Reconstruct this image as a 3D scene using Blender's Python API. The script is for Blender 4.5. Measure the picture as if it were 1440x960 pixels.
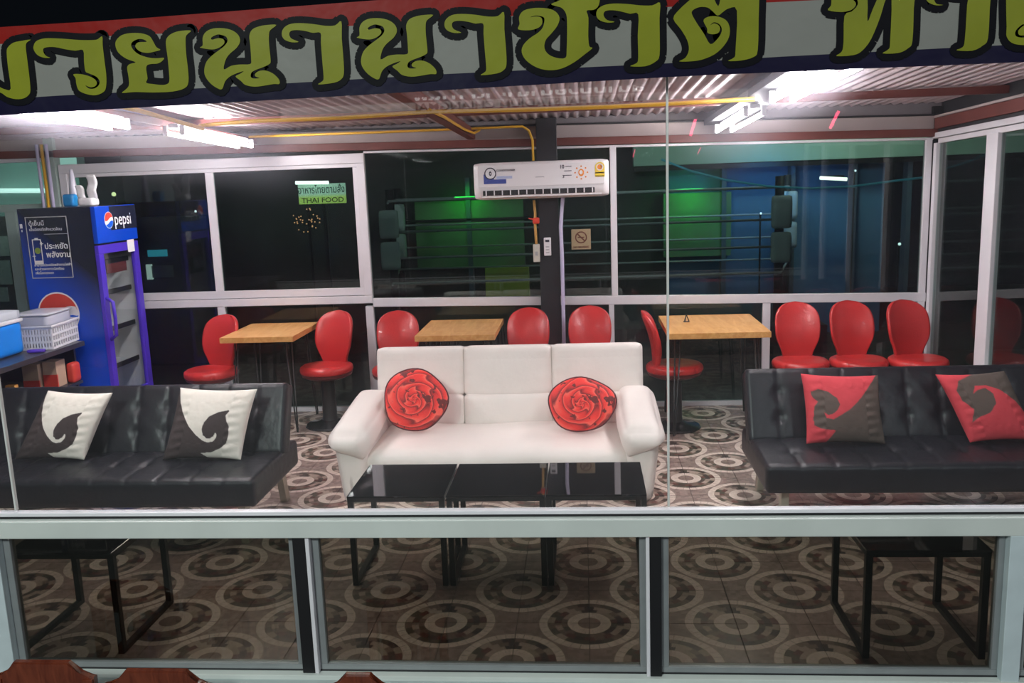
import bpy, bmesh, math, random
from mathutils import Vector, Matrix, geometry
import numpy as np
random.seed(7)
for o in list(bpy.data.objects): bpy.data.objects.remove(o)
C = bpy.data.collections.new('Scene Objects'); bpy.context.scene.collection.children.link(C)
sc = bpy.context.scene
PI = math.pi
# ------------------------------------------------------------------ camera
FPX, PITCH, YAW, ROLL = 1254.6, .18, .0829, -.0357
O = Vector((.3064, -3.1407, 1.8214))
def _basis():
    cp, sp, cy, sy, cr, sr = math.cos(PITCH), math.sin(PITCH), math.cos(YAW), math.sin(YAW), math.cos(ROLL), math.sin(ROLL)
    f = Vector((-sy*cp, cy*cp, -sp)); r = Vector((cy, sy, 0)); u = r.cross(f)
    return cr*r+sr*u, -sr*r+cr*u, f
RT, UP, FW = _basis()
cam = bpy.data.cameras.new('camera'); co = bpy.data.objects.new('camera', cam); C.objects.link(co)
cam.sensor_width = 36; cam.lens = 36*FPX/1440; cam.clip_start = .05; cam.clip_end = 200
M = Matrix((RT, UP, -FW)).transposed().to_4x4(); M.translation = O; co.matrix_world = M
sc.camera = co
def ray(px, py): return RT*((px-720)/FPX)+UP*((480-py)/FPX)+FW
def at(px, py, y):
    """point of the world plane of depth y seen at that place of the photograph"""
    d = ray(px, py); return O+d*((y-O.y)/d.y)
# ------------------------------------------------------------------ world and light
sc.view_settings.view_transform = 'Standard'; sc.view_settings.look = 'None'
sc.view_settings.exposure = 0.0; sc.view_settings.gamma = 1.0; sc.view_settings.use_curve_mapping = False
w = bpy.data.worlds.new('night'); sc.world = w; w.use_nodes = True
w.node_tree.nodes['Background'].inputs[0].default_value = (.012, .016, .022, 1)
w.node_tree.nodes['Background'].inputs[1].default_value = .2
TUBE_STRENGTH = 118
def lamp(name, loc, target, power, size, col):
    l = bpy.data.lights.new(name, 'AREA'); l.energy = power; l.size = size; l.color = col
    o = bpy.data.objects.new(name, l); C.objects.link(o); o.location = loc
    o.rotation_euler = (Vector(target)-Vector(loc)).to_track_quat('-Z', 'Y').to_euler(); return o
lamp('street_light', (-2.5, -6.5, 5.2), (0, 0, 1.2), 390, .9, (.9, 1.0, .96))
lamp('street_light', (3.5, -6.0, 4.5), (1, 0, 1.2), 90, .7, (.9, .95, 1.0))
lamp('green_floodlight', (-1.25, 8.9, 1.62), (-1.25, 9.3, 1.2), 2.6, .3, (.03, 1, .08))
lamp('green_floodlight', (1.75, 8.85, 1.60), (1.7, 9.3, 1.2), 3.2, .3, (.05, 1, .15))
lamp('blue_floodlight', (2.75, 8.35, 1.80), (2.75, 9.35, 1.15), 8, .5, (.1, .40, 1))
lamp('fascia_fill', (3.2, 7.6, 3.4), (3.2, 9.1, 2.2), 44, .4, (.9, 1, .8))  # added whitish fill that brightens the fascia, not a lamp of the place
lamp('ring_fill', (.6, 5.2, 3.0), (.4, 7.2, 1.0), 17, .4, (.8, 1, .95))  # added weak fill so the corner pads and ropes are not black
lamp('aqua_floodlight', (-5.0, 4.6, 2.9), (-5.2, 6, 1.9), 14, .4, (.65, 1, .92))
# ------------------------------------------------------------------ materials
MATS = {}
def nt(name):
    m = bpy.data.materials.new(name); m.use_nodes = True
    t = m.node_tree; return m, t, t.nodes['Principled BSDF']
def node(t, typ, **kw):
    n = t.nodes.new(typ)
    for k, v in kw.items():
        if k.startswith('i_'):
            key = k[2:]; key = int(key) if key.isdigit() else key.replace('_', ' ')
            n.inputs[key].default_value = v
        else: setattr(n, k, v)
    return n
def mat(name, col, rough=.5, metal=0, noise=.08, scale=12, bump=0, bscale=60, coat=0, emit=None, spec=.5, stretch=None):
    if name in MATS: return MATS[name]
    m, t, b = nt(name)
    b.inputs['Base Color'].default_value = (*col, 1); b.inputs['Roughness'].default_value = rough
    b.inputs['Metallic'].default_value = metal; b.inputs['Coat Weight'].default_value = coat
    b.inputs['Specular IOR Level'].default_value = spec
    tc = node(t, 'ShaderNodeTexCoord')
    src = tc.outputs['Object']
    if stretch:
        mp = node(t, 'ShaderNodeMapping'); mp.inputs['Scale'].default_value = stretch
        t.links.new(src, mp.inputs[0]); src = mp.outputs[0]
    if noise:
        n = node(t, 'ShaderNodeTexNoise', i_Scale=scale, i_Detail=4); t.links.new(src, n.inputs['Vector'])
        r = node(t, 'ShaderNodeMapRange'); r.inputs[3].default_value = 1-noise*1.6; r.inputs[4].default_value = 1+noise*1.6
        t.links.new(n.outputs[0], r.inputs[0])
        mx = node(t, 'ShaderNodeVectorMath', operation='SCALE'); mx.inputs[0].default_value = col
        t.links.new(r.outputs[0], mx.inputs['Scale']); t.links.new(mx.outputs[0], b.inputs['Base Color'])
    if bump:
        n2 = node(t, 'ShaderNodeTexNoise', i_Scale=bscale, i_Detail=3); t.links.new(src, n2.inputs['Vector'])
        bp = node(t, 'ShaderNodeBump', i_Strength=bump, i_Distance=.01)
        t.links.new(n2.outputs[0], bp.inputs['Height']); t.links.new(bp.outputs[0], b.inputs['Normal'])
    if emit:
        b.inputs['Emission Color'].default_value = (*emit[0], 1); b.inputs['Emission Strength'].default_value = emit[1]
    MATS[name] = m; return m
def glass(name, tint, dirt=0.0, smear=None):
    """thin pane: clear tinted transmission, mirror by Schlick, a little dust"""
    if name in MATS: return MATS[name]
    m, t, b = nt(name); t.nodes.remove(b); out = t.nodes['Material Output']
    g = node(t, 'ShaderNodeNewGeometry')
    dt = node(t, 'ShaderNodeVectorMath', operation='DOT_PRODUCT')
    t.links.new(g.outputs['Normal'], dt.inputs[0]); t.links.new(g.outputs['Incoming'], dt.inputs[1])
    a = node(t, 'ShaderNodeMath', operation='ABSOLUTE'); t.links.new(dt.outputs['Value'], a.inputs[0])
    s = node(t, 'ShaderNodeMath', operation='SUBTRACT'); s.inputs[0].default_value = 1; t.links.new(a.outputs[0], s.inputs[1])
    p = node(t, 'ShaderNodeMath', operation='POWER'); p.inputs[1].default_value = 5; t.links.new(s.outputs[0], p.inputs[0])
    f = node(t, 'ShaderNodeMath', operation='MULTIPLY_ADD'); f.inputs[1].default_value = .96; f.inputs[2].default_value = .04
    t.links.new(p.outputs[0], f.inputs[0])
    tr = node(t, 'ShaderNodeBsdfTransparent'); tr.inputs[0].default_value = (*tint, 1)
    gl = node(t, 'ShaderNodeBsdfGlossy'); gl.inputs['Roughness'].default_value = 0.0; gl.inputs[0].default_value = (.97, 1, .98, 1)
    mx = node(t, 'ShaderNodeMixShader'); t.links.new(f.outputs[0], mx.inputs[0]); t.links.new(tr.outputs[0], mx.inputs[1]); t.links.new(gl.outputs[0], mx.inputs[2])
    last = mx
    if dirt:
        tc = node(t, 'ShaderNodeTexCoord')
        n = node(t, 'ShaderNodeTexNoise', i_Scale=2.2, i_Detail=6, i_Roughness=.65, i_Distortion=1.2); t.links.new(tc.outputs['Object'], n.inputs['Vector'])
        r = node(t, 'ShaderNodeMapRange'); r.inputs[1].default_value = .3; r.inputs[2].default_value = .75; r.inputs[3].default_value = dirt*.45; r.inputs[4].default_value = dirt*1.8
        t.links.new(n.outputs[0], r.inputs[0])
        tl = node(t, 'ShaderNodeBsdfTranslucent'); tl.inputs[0].default_value = (.8, .84, 1, 1)
        m2 = node(t, 'ShaderNodeMixShader'); t.links.new(r.outputs[0], m2.inputs[0]); t.links.new(last.outputs[0], m2.inputs[1]); t.links.new(tl.outputs[0], m2.inputs[2]); last = m2
        if smear:
            rf = node(t, 'ShaderNodeBsdfRefraction'); rf.inputs['IOR'].default_value = 1.2; rf.inputs['Roughness'].default_value = .55; rf.inputs[0].default_value = (.86, .86, 1, 1)
            m3 = node(t, 'ShaderNodeMixShader'); m3.inputs[0].default_value = smear; t.links.new(last.outputs[0], m3.inputs[1]); t.links.new(rf.outputs[0], m3.inputs[2]); last = m3
    t.links.new(last.outputs[0], out.inputs[0]); MATS[name] = m; return m
def emis(name, col, s):
    if name in MATS: return MATS[name]
    m, t, b = nt(name); b.inputs['Base Color'].default_value = (*col, 1)
    b.inputs['Emission Color'].default_value = (*col, 1); b.inputs['Emission Strength'].default_value = s
    MATS[name] = m; return m
def floor_mat():
    m, t, b = nt('patterned_tile'); L = t.links.new
    def mth(op, a, c=None, d=None):
        n = node(t, 'ShaderNodeMath', operation=op)
        for i, v in enumerate((a, c, d)):
            if v is None: continue
            if isinstance(v, (int, float)): n.inputs[i].default_value = v
            else: L(v, n.inputs[i])
        return n.outputs[0]
    g = node(t, 'ShaderNodeNewGeometry'); s = node(t, 'ShaderNodeSeparateXYZ'); L(g.outputs['Position'], s.inputs[0])
    x = mth('DIVIDE', s.outputs[0], .3); y = mth('DIVIDE', s.outputs[1], .3)
    a = mth('MULTIPLY', mth('ADD', x, y), .5); c = mth('MULTIPLY', mth('SUBTRACT', x, y), .5)
    ra = mth('ROUND', a); rc = mth('ROUND', c)
    fa = mth('SUBTRACT', a, ra); fc = mth('SUBTRACT', c, rc)
    dx = mth('ADD', fa, fc); dy = mth('SUBTRACT', fa, fc)
    r = mth('SQRT', mth('ADD', mth('MULTIPLY', dx, dx), mth('MULTIPLY', dy, dy)))
    th = mth('DIVIDE', mth('ARCTAN2', dy, dx), 2*PI)
    def wn(*v):
        cv = node(t, 'ShaderNodeCombineXYZ')
        for i, q in enumerate(v): L(q, cv.inputs[i]) if not isinstance(q, (int, float)) else setattr(cv.inputs[i], 'default_value', q)
        n = node(t, 'ShaderNodeTexWhiteNoise', noise_dimensions='3D'); L(cv.outputs[0], n.inputs[0]); return n.outputs[0]
    def ramp(f, cols, interp='CONSTANT'):
        n = node(t, 'ShaderNodeValToRGB'); n.color_ramp.interpolation = interp; e = n.color_ramp.elements
        while len(e) < len(cols): e.new(.5)
        for i, (p_, q) in enumerate(cols): e[i].position = p_; e[i].color = (*q, 1)
        L(f, n.inputs[0]); return n.outputs[0]
    def mix(f, A, B):
        n = node(t, 'ShaderNodeMix', data_type='RGBA'); L(f, n.inputs[0])
        for k, v in ((6, A), (7, B)):
            if isinstance(v, tuple): n.inputs[k].default_value = (*v, 1)
            else: L(v, n.inputs[k])
        return n.outputs[2]
    # mosaic band between the rings: sectors and three radial rows
    row = mth('FLOOR', mth('MULTIPLY', mth('SUBTRACT', r, .29), 10.7))
    sec = mth('FLOOR', mth('ADD', mth('MULTIPLY', th, 20), mth('MULTIPLY', row, .5)))
    cell = mth('ADD', mth('MULTIPLY', ra, 3.7), mth('MULTIPLY', rc, 9.1))
    rnd = wn(mth('MULTIPLY_ADD', row, 3.1, .5), mth('MULTIPLY_ADD', sec, 1.7, .3), mth('FLOOR', mth('MULTIPLY', cell, .0)))
    mos = ramp(rnd, [(0, (.060, .038, .032)), (.30, (.21, .145, .115)), (.50, (.44, .34, .28)), (.66, (.10, .085, .06)), (.84, (.15, .055, .045)), (.92, (.36, .28, .22))])
    # ground between circles: little setts
    k = 14.0
    bgr = wn(mth('FLOOR', mth('MULTIPLY', x, k)), mth('FLOOR', mth('MULTIPLY', y, k)), 3.0)
    bg = ramp(bgr, [(0, (.25, .175, .15)), (1, (.40, .295, .26))], 'LINEAR')
    nz = node(t, 'ShaderNodeTexNoise', i_Scale=30, i_Detail=3); L(g.outputs['Position'], nz.inputs['Vector'])
    ring = ramp(nz.outputs[0], [(.3, (.68, .56, .48)), (.7, (.84, .71, .62))], 'LINEAR')
    seg = mth('FRACT', mth('MULTIPLY', th, 32)); sg = mth('LESS_THAN', seg, .07)
    ringc = mix(sg, ring, (.34, .27, .23))
    col = mix(mth('LESS_THAN', r, .69), bg, ringc)
    col = mix(mth('LESS_THAN', r, .575), col, mos)
    col = mix(mth('LESS_THAN', r, .30), col, ringc)
    col = mix(mth('LESS_THAN', r, .155), col, (.27, .19, .16))
    L(col, b.inputs['Base Color']); b.inputs['Roughness'].default_value = .32; b.inputs['Coat Weight'].default_value = .15
    return m
def leather(name, col, rough, bump, bs=38):
    return mat(name, col, rough, spec=.32, noise=.05, bump=bump, bscale=bs, scale=8)
def wood(name, c1, c2, rough=.35, stretch=(2, 14, 14)):
    if name in MATS: return MATS[name]
    m, t, b = nt(name); tc = node(t, 'ShaderNodeTexCoord'); mp = node(t, 'ShaderNodeMapping'); mp.inputs['Scale'].default_value = stretch
    n = node(t, 'ShaderNodeTexNoise', i_Scale=2.0, i_Detail=6, i_Distortion=.8)
    r = node(t, 'ShaderNodeValToRGB'); r.color_ramp.elements[0].position = .35; r.color_ramp.elements[1].position = .7
    r.color_ramp.elements[0].color = (*c1, 1); r.color_ramp.elements[1].color = (*c2, 1)
    t.links.new(tc.outputs['Object'], mp.inputs[0]); t.links.new(mp.outputs[0], n.inputs['Vector']); t.links.new(n.outputs[0], r.inputs[0])
    t.links.new(r.outputs[0], b.inputs['Base Color']); b.inputs['Roughness'].default_value = rough; MATS[name] = m; return m
WHITE = mat('white_aluminium', (.74, .72, .76), .35, noise=.04)
SILVER = mat('grey_green_aluminium', (.64, .68, .65), .4, metal=.05, noise=.08, scale=5)
DULL = mat('dull_aluminium', (.30, .32, .33), .4, metal=.4, noise=.1)
BLACKM = mat('black_rubber', (.008, .008, .01), .5, noise=0)
BLACKP = mat('black_powder_coat', (.012, .012, .013), .35, noise=.1)
RUST = mat('red_oxide_steel', (.155, .042, .034), .5, noise=.25, scale=5, bump=.1)
GREYST = mat('dark_grey_steel', (.018, .020, .023), .5, noise=.1)
CREAM = mat('cream_board', (.44, .37, .36), .6, noise=.1, scale=6)
SHEET = mat('galvanised_sheet', (.56, .48, .51), .4, metal=.15, noise=.2, scale=4)
YEL = mat('yellow_conduit', (.75, .42, .03), .4, noise=.08)
TUBEM = emis('lit_tube', (1.0, .93, .95), TUBE_STRENGTH)
LAMPW = mat('white_batten', (.85, .85, .88), .4, noise=.02)
PVC = mat('lavender_pvc', (.62, .58, .80), .35, noise=.04)
RED = mat('red_vinyl', (.50, .028, .028), .3, noise=.12, scale=6, bump=.12, bscale=90, coat=.15)
LBLACK = leather('black_leatherette', (.010, .010, .014), .38, .22, 26)
LWHITE = leather('white_leather', (.80, .73, .69), .42, .22, 30)
CLEAR = glass('clear_glass', (.965, .985, .975), .0)
CLEARD = glass('dusty_clear_glass', (.965, .98, .975), .003, .018)
TINT = glass('smoked_glass', (.40, .405, .365), .001)
BACKG = glass('tinted_back_glass', (.58, .66, .64), .0)
FLOORM = floor_mat()
# ------------------------------------------------------------------ mesh helpers
def box(bm, x0, x1, y0, y1, z0, z1, bev=0):
    vs = [bm.verts.new((x, y, z)) for x in (x0, x1) for y in (y0, y1) for z in (z0, z1)]
    fs = [bm.faces.new([vs[i] for i in f]) for f in ((0, 1, 3, 2), (4, 6, 7, 5), (0, 4, 5, 1), (2, 3, 7, 6), (0, 2, 6, 4), (1, 5, 7, 3))]
    if bev:
        es = list({e for f in fs for e in f.edges}); bmesh.ops.bevel(bm, geom=es, offset=bev, segments=2, affect='EDGES', profile=.6)
    return bm
def tube(bm, p, q, r, n=10, r2=None):
    p, q = Vector(p), Vector(q); d = (q-p).normalized(); a = d.orthogonal().normalized(); c = d.cross(a); r2 = r if r2 is None else r2
    A = [bm.verts.new(p+(a*math.cos(k*2*PI/n)+c*math.sin(k*2*PI/n))*r) for k in range(n)]
    B = [bm.verts.new(q+(a*math.cos(k*2*PI/n)+c*math.sin(k*2*PI/n))*r2) for k in range(n)]
    for k in range(n): bm.faces.new((A[k], A[(k+1) % n], B[(k+1) % n], B[k]))
    bm.faces.new(A[::-1]); bm.faces.new(B); return bm
def path(bm, pts, r, n=8):
    pts = [Vector(p) for p in pts]; rings = []
    ref = None
    for i, p in enumerate(pts):
        d = (pts[min(i+1, len(pts)-1)]-pts[max(i-1, 0)]).normalized()
        a = d.orthogonal().normalized() if ref is None else (ref-d*ref.dot(d)).normalized()
        ref = a; c = d.cross(a)
        rings.append([bm.verts.new(p+(a*math.cos(k*2*PI/n)+c*math.sin(k*2*PI/n))*r) for k in range(n)])
    for A, B in zip(rings, rings[1:]):
        for k in range(n): bm.faces.new((A[k], A[(k+1) % n], B[(k+1) % n], B[k]))
    bm.faces.new(rings[0][::-1]); bm.faces.new(rings[-1]); return bm
def lathe(bm, prof, n=28, c=(0, 0, 0)):
    rings = [[bm.verts.new((c[0]+r*math.cos(k*2*PI/n), c[1]+r*math.sin(k*2*PI/n), c[2]+z)) for k in range(n)] for r, z in prof]
    for A, B in zip(rings, rings[1:]):
        for k in range(n): bm.faces.new((A[k], A[(k+1) % n], B[(k+1) % n], B[k]))
    bm.faces.new(rings[0][::-1]); bm.faces.new(rings[-1]); return bm
def soft(bm, c, s, r, n=10, puff=(0, 0, 0), fn=None, nn=None):
    """rounded, slightly puffed cushion; c centre, s half sizes, r edge radius"""
    c = Vector(c); ns = nn or (n, n, n); verts = {}
    def V(i, j, k):
        key = (i, j, k)
        if key in verts: return verts[key]
        u = Vector((2*i/ns[0]-1, 2*j/ns[1]-1, 2*k/ns[2]-1))
        p = Vector((u.x*s[0], u.y*s[1], u.z*s[2])); q = Vector([max(-(s[a]-r), min(s[a]-r, p[a])) for a in range(3)])
        d = p-q
        if d.length > 1e-9: p = q+d.normalized()*r
        for a in range(3):
            if puff[a]:
                b_, c_ = [x for x in range(3) if x != a]
                p[a] += puff[a]*u[a]*math.cos(u[b_]*PI/2)**.6*math.cos(u[c_]*PI/2)**.6 if abs(u[b_]) < 1 and abs(u[c_]) < 1 else 0
        if fn: p = fn(p, u)
        verts[key] = bm.verts.new(p+c); return verts[key]
    def quadgrid(f, n1, n2, flip):
        for i in range(n1):
            for j in range(n2):
                q = [f(i, j), f(i+1, j), f(i+1, j+1), f(i, j+1)]
                bm.faces.new(q[::-1] if flip else q)
    X, Y, Z = ns
    quadgrid(lambda i, j: V(i, j, Z), X, Y, False); quadgrid(lambda i, j: V(i, j, 0), X, Y, True)
    quadgrid(lambda i, j: V(i, 0, j), X, Z, False); quadgrid(lambda i, j: V(i, Y, j), X, Z, True)
    quadgrid(lambda i, j: V(0, i, j), Y, Z, True); quadgrid(lambda i, j: V(X, i, j), Y, Z, False)
    return bm
def NB(): return bmesh.new()
def link(name, me, m, parent=None, loc=(0, 0, 0), rot=None, **props):
    o = bpy.data.objects.new(name, me); C.objects.link(o)
    if m and not me.materials: me.materials.append(m)
    if parent: o.parent = parent
    o.location = loc
    if rot: o.rotation_euler = rot
    for k, v in props.items(): o[k] = v
    return o
def obj(name, bm, m, parent=None, smooth=False, loc=(0, 0, 0), rot=None, world=False, **props):
    if world and parent:
        p = parent; off = Vector((0, 0, 0))
        while p: off += p.location; p = p.parent
        bmesh.ops.translate(bm, verts=bm.verts, vec=-off)
    bmesh.ops.recalc_face_normals(bm, faces=bm.faces)
    me = bpy.data.meshes.new(name); bm.to_mesh(me); bm.free()
    if smooth:
        me.shade_smooth()
        if smooth == 'auto':
            me.set_sharp_from_angle(angle=math.radians(38))
    return link(name, me, m, parent, loc, rot, **props)
def thing(name, label, cat, loc=(0, 0, 0), rotz=0, group=None):
    o = bpy.data.objects.new(name, None); C.objects.link(o); o.location = loc; o.rotation_euler = (0, 0, rotz)
    o.empty_display_size = .05; o['label'] = label; o['category'] = cat
    if group: o['group'] = group
    return o
def tag(o, label, cat, group=None):
    o['label'] = label; o['category'] = cat
    if group: o['group'] = group
    return o
def struct(name, loc=(0, 0, 0)):
    o = bpy.data.objects.new(name, None); C.objects.link(o); o.location = loc; o['kind'] = 'structure'; return o
def copy_tree(o, parent=None):
    c = o.copy(); C.objects.link(c); c.parent = parent
    for ch in list(o.children): copy_tree(ch, c)
    return c
def dup(o, loc, rotz, label, group=None):
    c = copy_tree(o); c.location = loc; c.rotation_euler = (0, 0, rotz); c['label'] = label
    if group: c['group'] = group
    return c
def text_mesh(s, size, bold=0.0, align='CENTER', depth=0.0):
    cu = bpy.data.curves.new('t', 'FONT'); cu.body = s; cu.size = size; cu.align_x = align; cu.align_y = 'CENTER'; cu.offset = bold; cu.extrude = depth; cu.resolution_u = 3
    o = bpy.data.objects.new('t', cu); C.objects.link(o); dg = bpy.context.evaluated_depsgraph_get()
    me = bpy.data.meshes.new_from_object(o.evaluated_get(dg)); bpy.data.objects.remove(o); return me
def text(name, s, size, m, parent, loc, rot, bold=0.0, sx=1, align='CENTER', **props):
    me = text_mesh(s, size, bold, align); me.materials.clear()
    o = link(name, me, m, parent, loc, rot, **props); o.scale = (sx, 1, 1); return o
FACE_CAM = (PI/2, 0, 0)          # text upright, facing -y
def quad(name, m, parent, pts, **props):
    bm = NB(); bm.faces.new([bm.verts.new(p) for p in pts]); return obj(name, bm, m, parent, **props)
# ================================================================== STRUCTURE
# ---- floor: 30 cm printed tiles, each its own piece
fl = struct('floor')
bm = NB(); box(bm, -4.7, 3.05, -.05, 3.95, -.05, -.0065); obj('screed', bm, mat('dark_grout', (.10, .08, .07), .8), fl)
tb = NB(); box(tb, .0013, .2987, .0013, .2987, -.006, 0, .0012); tme = bpy.data.meshes.new('tile'); tb.to_mesh(tme); tb.free(); tme.materials.append(FLOORM)
def infr(x, y):
    d = Vector((x, y, 0))-O; z = d.dot(FW); px = 720+FPX*d.dot(RT)/z; py = 480-FPX*d.dot(UP)/z
    return -60 < px < 1500 and py < 1020
rest = NB(); cnt = 0
for j in range(12, -1, -1):
    for i in range(-16, 10):
        x, y = .3*i, .3*j
        if infr(x+.15, y+.15) and j < 12 and cnt < 296:
            link('tile', tme, None, fl, (x, y, 0)); cnt += 1
        else: box(rest, x+.0013, min(x+.2987, 3.0), y+.0013, min(y+.2987, 3.88), -.006, 0)
for i in range(-16, 10): box(rest, .3*i+.0013, min(.3*i+.2987, 3.0), -.06, -.0013, -.006, 0)
obj('cut_tiles', rest, FLOORM, fl, kind='stuff')
# ---- plinth below the front glass and ground outside
tr = struct('trim_1')
PL = mat('painted_plinth', (.46, .52, .52), .55, noise=.12, scale=4)
bm = NB(); box(bm, -4.75, 3.1, -.19, -.05, -.6, .006, .004); obj('plinth_kerb', bm, PL, tr)
g = struct('trim_2'); bm = NB(); box(bm, -14, 14, -9, -.19, -.66, -.6); obj('outer_paving', bm, mat('outer_paving', (.16, .16, .16), .8, noise=.2, scale=3), g)
g = struct('trim_3'); bm = NB(); box(bm, -14, 14, 3.95, 14, -.5, -.42); obj('rear_ground', bm, mat('rear_ground', (.05, .055, .05), .8, noise=.2, scale=3), g)
# ---- back wall glazing
SH = .0145
def shear(bm):
    for v in bm.verts: v.co.z -= SH*v.co.x
    return bm
def bar(name, x0, x1, z0, z1, m, par, y0=3.82, y1=3.88, sh=True, bev=.004):
    if name == 'mullion': y0 += .003; y1 -= .003
    bm = box(NB(), x0, x1, y0, y1, z0, z1, bev)
    if sh: shear(bm)
    return obj(name, bm, m, par)
w1 = struct('window_1')          # sliding window at the left of the back wall
for a in ((-3.86, -1.376, 1.985, 2.06), (-3.86, -1.376, .885, .945), (-3.86, -3.80, .945, 1.985), (-1.44, -1.376, .945, 1.985)):
    bar('window_frame', *a, WHITE, w1, sh=False)
for a in ((-3.80, -1.44, .95, 1.01), (-3.80, -1.44, 1.955, 1.985), (-2.665, -2.60, 1.01, 1.955), (-3.80, -3.77, 1.01, 1.955), (-1.475, -1.44, 1.01, 1.955)):
    bar('sash_bar', *a, WHITE, w1, y0=3.835, y1=3.87, sh=False)
for a in ((-3.77, -2.665), (-2.60, -1.475)): bar('pane', a[0]-.005, a[1]+.005, 1.005, 1.96, BACKG, w1, 3.85, 3.856, False, 0)
w2 = struct('window_2')
bar('window_frame', -1.376, .523, 2.038, 2.055, WHITE, w2); bar('pane', -1.38, .53, .90, 2.04, BACKG, w2, 3.85, 3.856, bev=0)
w3 = struct('window_3')
bar('window_frame', .572, 2.90, 2.038, 2.055, WHITE, w3); bar('window_frame', .523, .572, .895, 2.055, WHITE, w3, 3.822, 3.878); bar('window_frame', 2.852, 2.895, .895, 2.04, WHITE, w3, 3.822, 3.878)
bar('pane', .57, 2.86, .90, 2.04, BACKG, w3, 3.85, 3.856, bev=0)
w4 = struct('window_4')          # low band of fixed panes under the transom
bar('transom', -1.376, 2.90, .835, .902, WHITE, w4)
for x0, x1 in ((-3.86, -3.80), (-2.66, -2.60), (-1.44, -1.376), (.50, .54), (1.684, 1.742), (2.84, 2.895)):
    bar('mullion', x0, x1, .03, (.845-SH*x0 if x0 > -1.4 else .86) if x0 > -1.5 else .885, WHITE, w4, sh=False)
bar('bottom_rail', -3.86, 2.9, .0, .035, WHITE, w4, sh=False)
for x0, x1 in ((-3.80, -2.66), (-2.60, -1.44), (-1.376, .50), (.54, 1.684), (1.742, 2.84)):
    bar('pane', x0-.005, x1+.005, .03, .87, BACKG, w4, 3.85, 3.856, False, 0)
# left part of the back wall beyond the corner pillar
w5 = struct('window_5')
bar('window_frame', -4.75, -3.95, 2.09, 2.12, WHITE, w5, sh=False); bar('pane', -4.75, -3.95, .03, 2.09, BACKG, w5, 3.85, 3.856, False, 0)
bar('mullion', -4.36, -4.27, .0, 1.72, mat('pale_green_steel', (.36, .46, .42), .5), w5, sh=False)
bar('rail', -4.75, -3.95, 1.70, 1.76, mat('pale_green_steel', (.36, .46, .42), .5), w5, sh=False)
# header beam, cream board and black steel posts
tb = struct('trim_4')
bar('red_oxide_beam', -4.75, 3.0, 2.06, 2.118, RUST, tb, 3.80, 3.90); bar('cream_board', -4.75, 3.0, 2.118, 2.212, CREAM, tb, 3.84, 3.87)
bar('angle_iron', -4.75, 3.0, 2.212, 2.225, GREYST, tb, 3.82, 3.88); bar('closing_board', -4.75, 3.0, 2.225, 2.34, mat('closing_grey', (.20, .18, .19), .6), tb, 3.885, 3.90)
po = struct('trim_5'); bar('steel_post', -.027, .125, 0, 2.26, GREYST, po, 3.70, 3.815, False)
po = struct('trim_6'); bar('steel_post', 2.90, 3.0, 0, 2.24, GREYST, po, 3.84, 3.94, False)
po = struct('trim_7'); bar('steel_post', -3.95, -3.87, 0, 2.30, mat('pale_green_steel', (.36, .46, .42), .5), po, 3.80, 3.88, False)
# ---- right wall (x = 2.93)
wr = struct('window_6')
def rbar(name, y0, y1, z0, z1, m, par=wr, x0=2.90, x1=2.95, rise=.03, bev=.004):
    bm = box(NB(), x0, x1, y0, y1, z0, z1, bev)
    for v in bm.verts:
        if v.co.z > 1: v.co.z += rise*(3.85-v.co.y)
    return obj(name, bm, m, par)
rbar('window_frame', -.05, 3.84, 2.005, 2.045, WHITE); rbar('sash_rail', -.05, 3.76, 1.965, 2.0, WHITE, x0=2.91)
for y0, y1 in ((3.76, 3.815), (2.78, 2.94), (1.75, 1.87), (.75, .87), (-.05, .05)): rbar('mullion', y0, y1, .03, 1.97, WHITE)
rbar('bottom_rail', -.05, 3.84, 0, .04, WHITE)
for y0, y1 in ((2.94, 3.76), (1.87, 2.78), (.87, 1.75), (.05, .75)): rbar('pane', y0-.01, y1+.01, .035, 1.97, BACKG, x0=2.925, x1=2.931, bev=0)
tw = struct('trim_8')
rbar('red_oxide_beam', -.1, 3.82, 2.072, 2.15, RUST, tw, 2.90, 2.98); rbar('cream_board', -.1, 3.84, 2.152, 2.17, CREAM, tw, 2.90, 2.98)
rbar('gap_board', -.1, 3.84, 2.045, 2.072, GREYST, tw, 2.92, 2.96)
wb = struct('wall_right'); rbar('dark_infill', -.1, 3.9, 2.16, 2.40, GREYST, wb, 2.97, 3.0)
# ---- left wall
wl = struct('wall_left'); obj('partition_board', box(NB(), -4.82, -4.75, -.1, 3.9, 0, 2.4), mat('pale_green_wall', (.34, .44, .41), .6, noise=.15, scale=3), wl)
# ---- ceiling: corrugated sheets on steel purlins and rafters
cl = struct('ceiling')
RISE = .03
def cz(y, z=2.27): return z+RISE*(3.85-y)
N = 10; PIT = .076
bm = NB(); cols = []
nx = N*8
for i in range(nx+1):
    x = i*PIT/8; z = .009*math.sin(2*PI*x/PIT)
    cols.append([bm.verts.new((x, -.03, cz(-.03)+z)), bm.verts.new((x, 3.98, cz(3.98)+z)), bm.verts.new((x, 3.98, cz(3.98)+z+.0015)), bm.verts.new((x, -.03, cz(-.03)+z+.0015))])
for A, B in zip(cols, cols[1:]):
    for k in range(4): bm.faces.new((A[k], A[(k+1) % 4], B[(k+1) % 4], B[k]))
sme = bpy.data.meshes.new('roof_sheet'); bm.to_mesh(sme); bm.free(); sme.shade_smooth(); sme.set_sharp_from_angle(angle=1.0); sme.materials.append(SHEET)
for k in range(11): link('roof_sheet', sme, None, cl, (-4.95+k*PIT*N, 0, .0015*(k % 2)))
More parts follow.
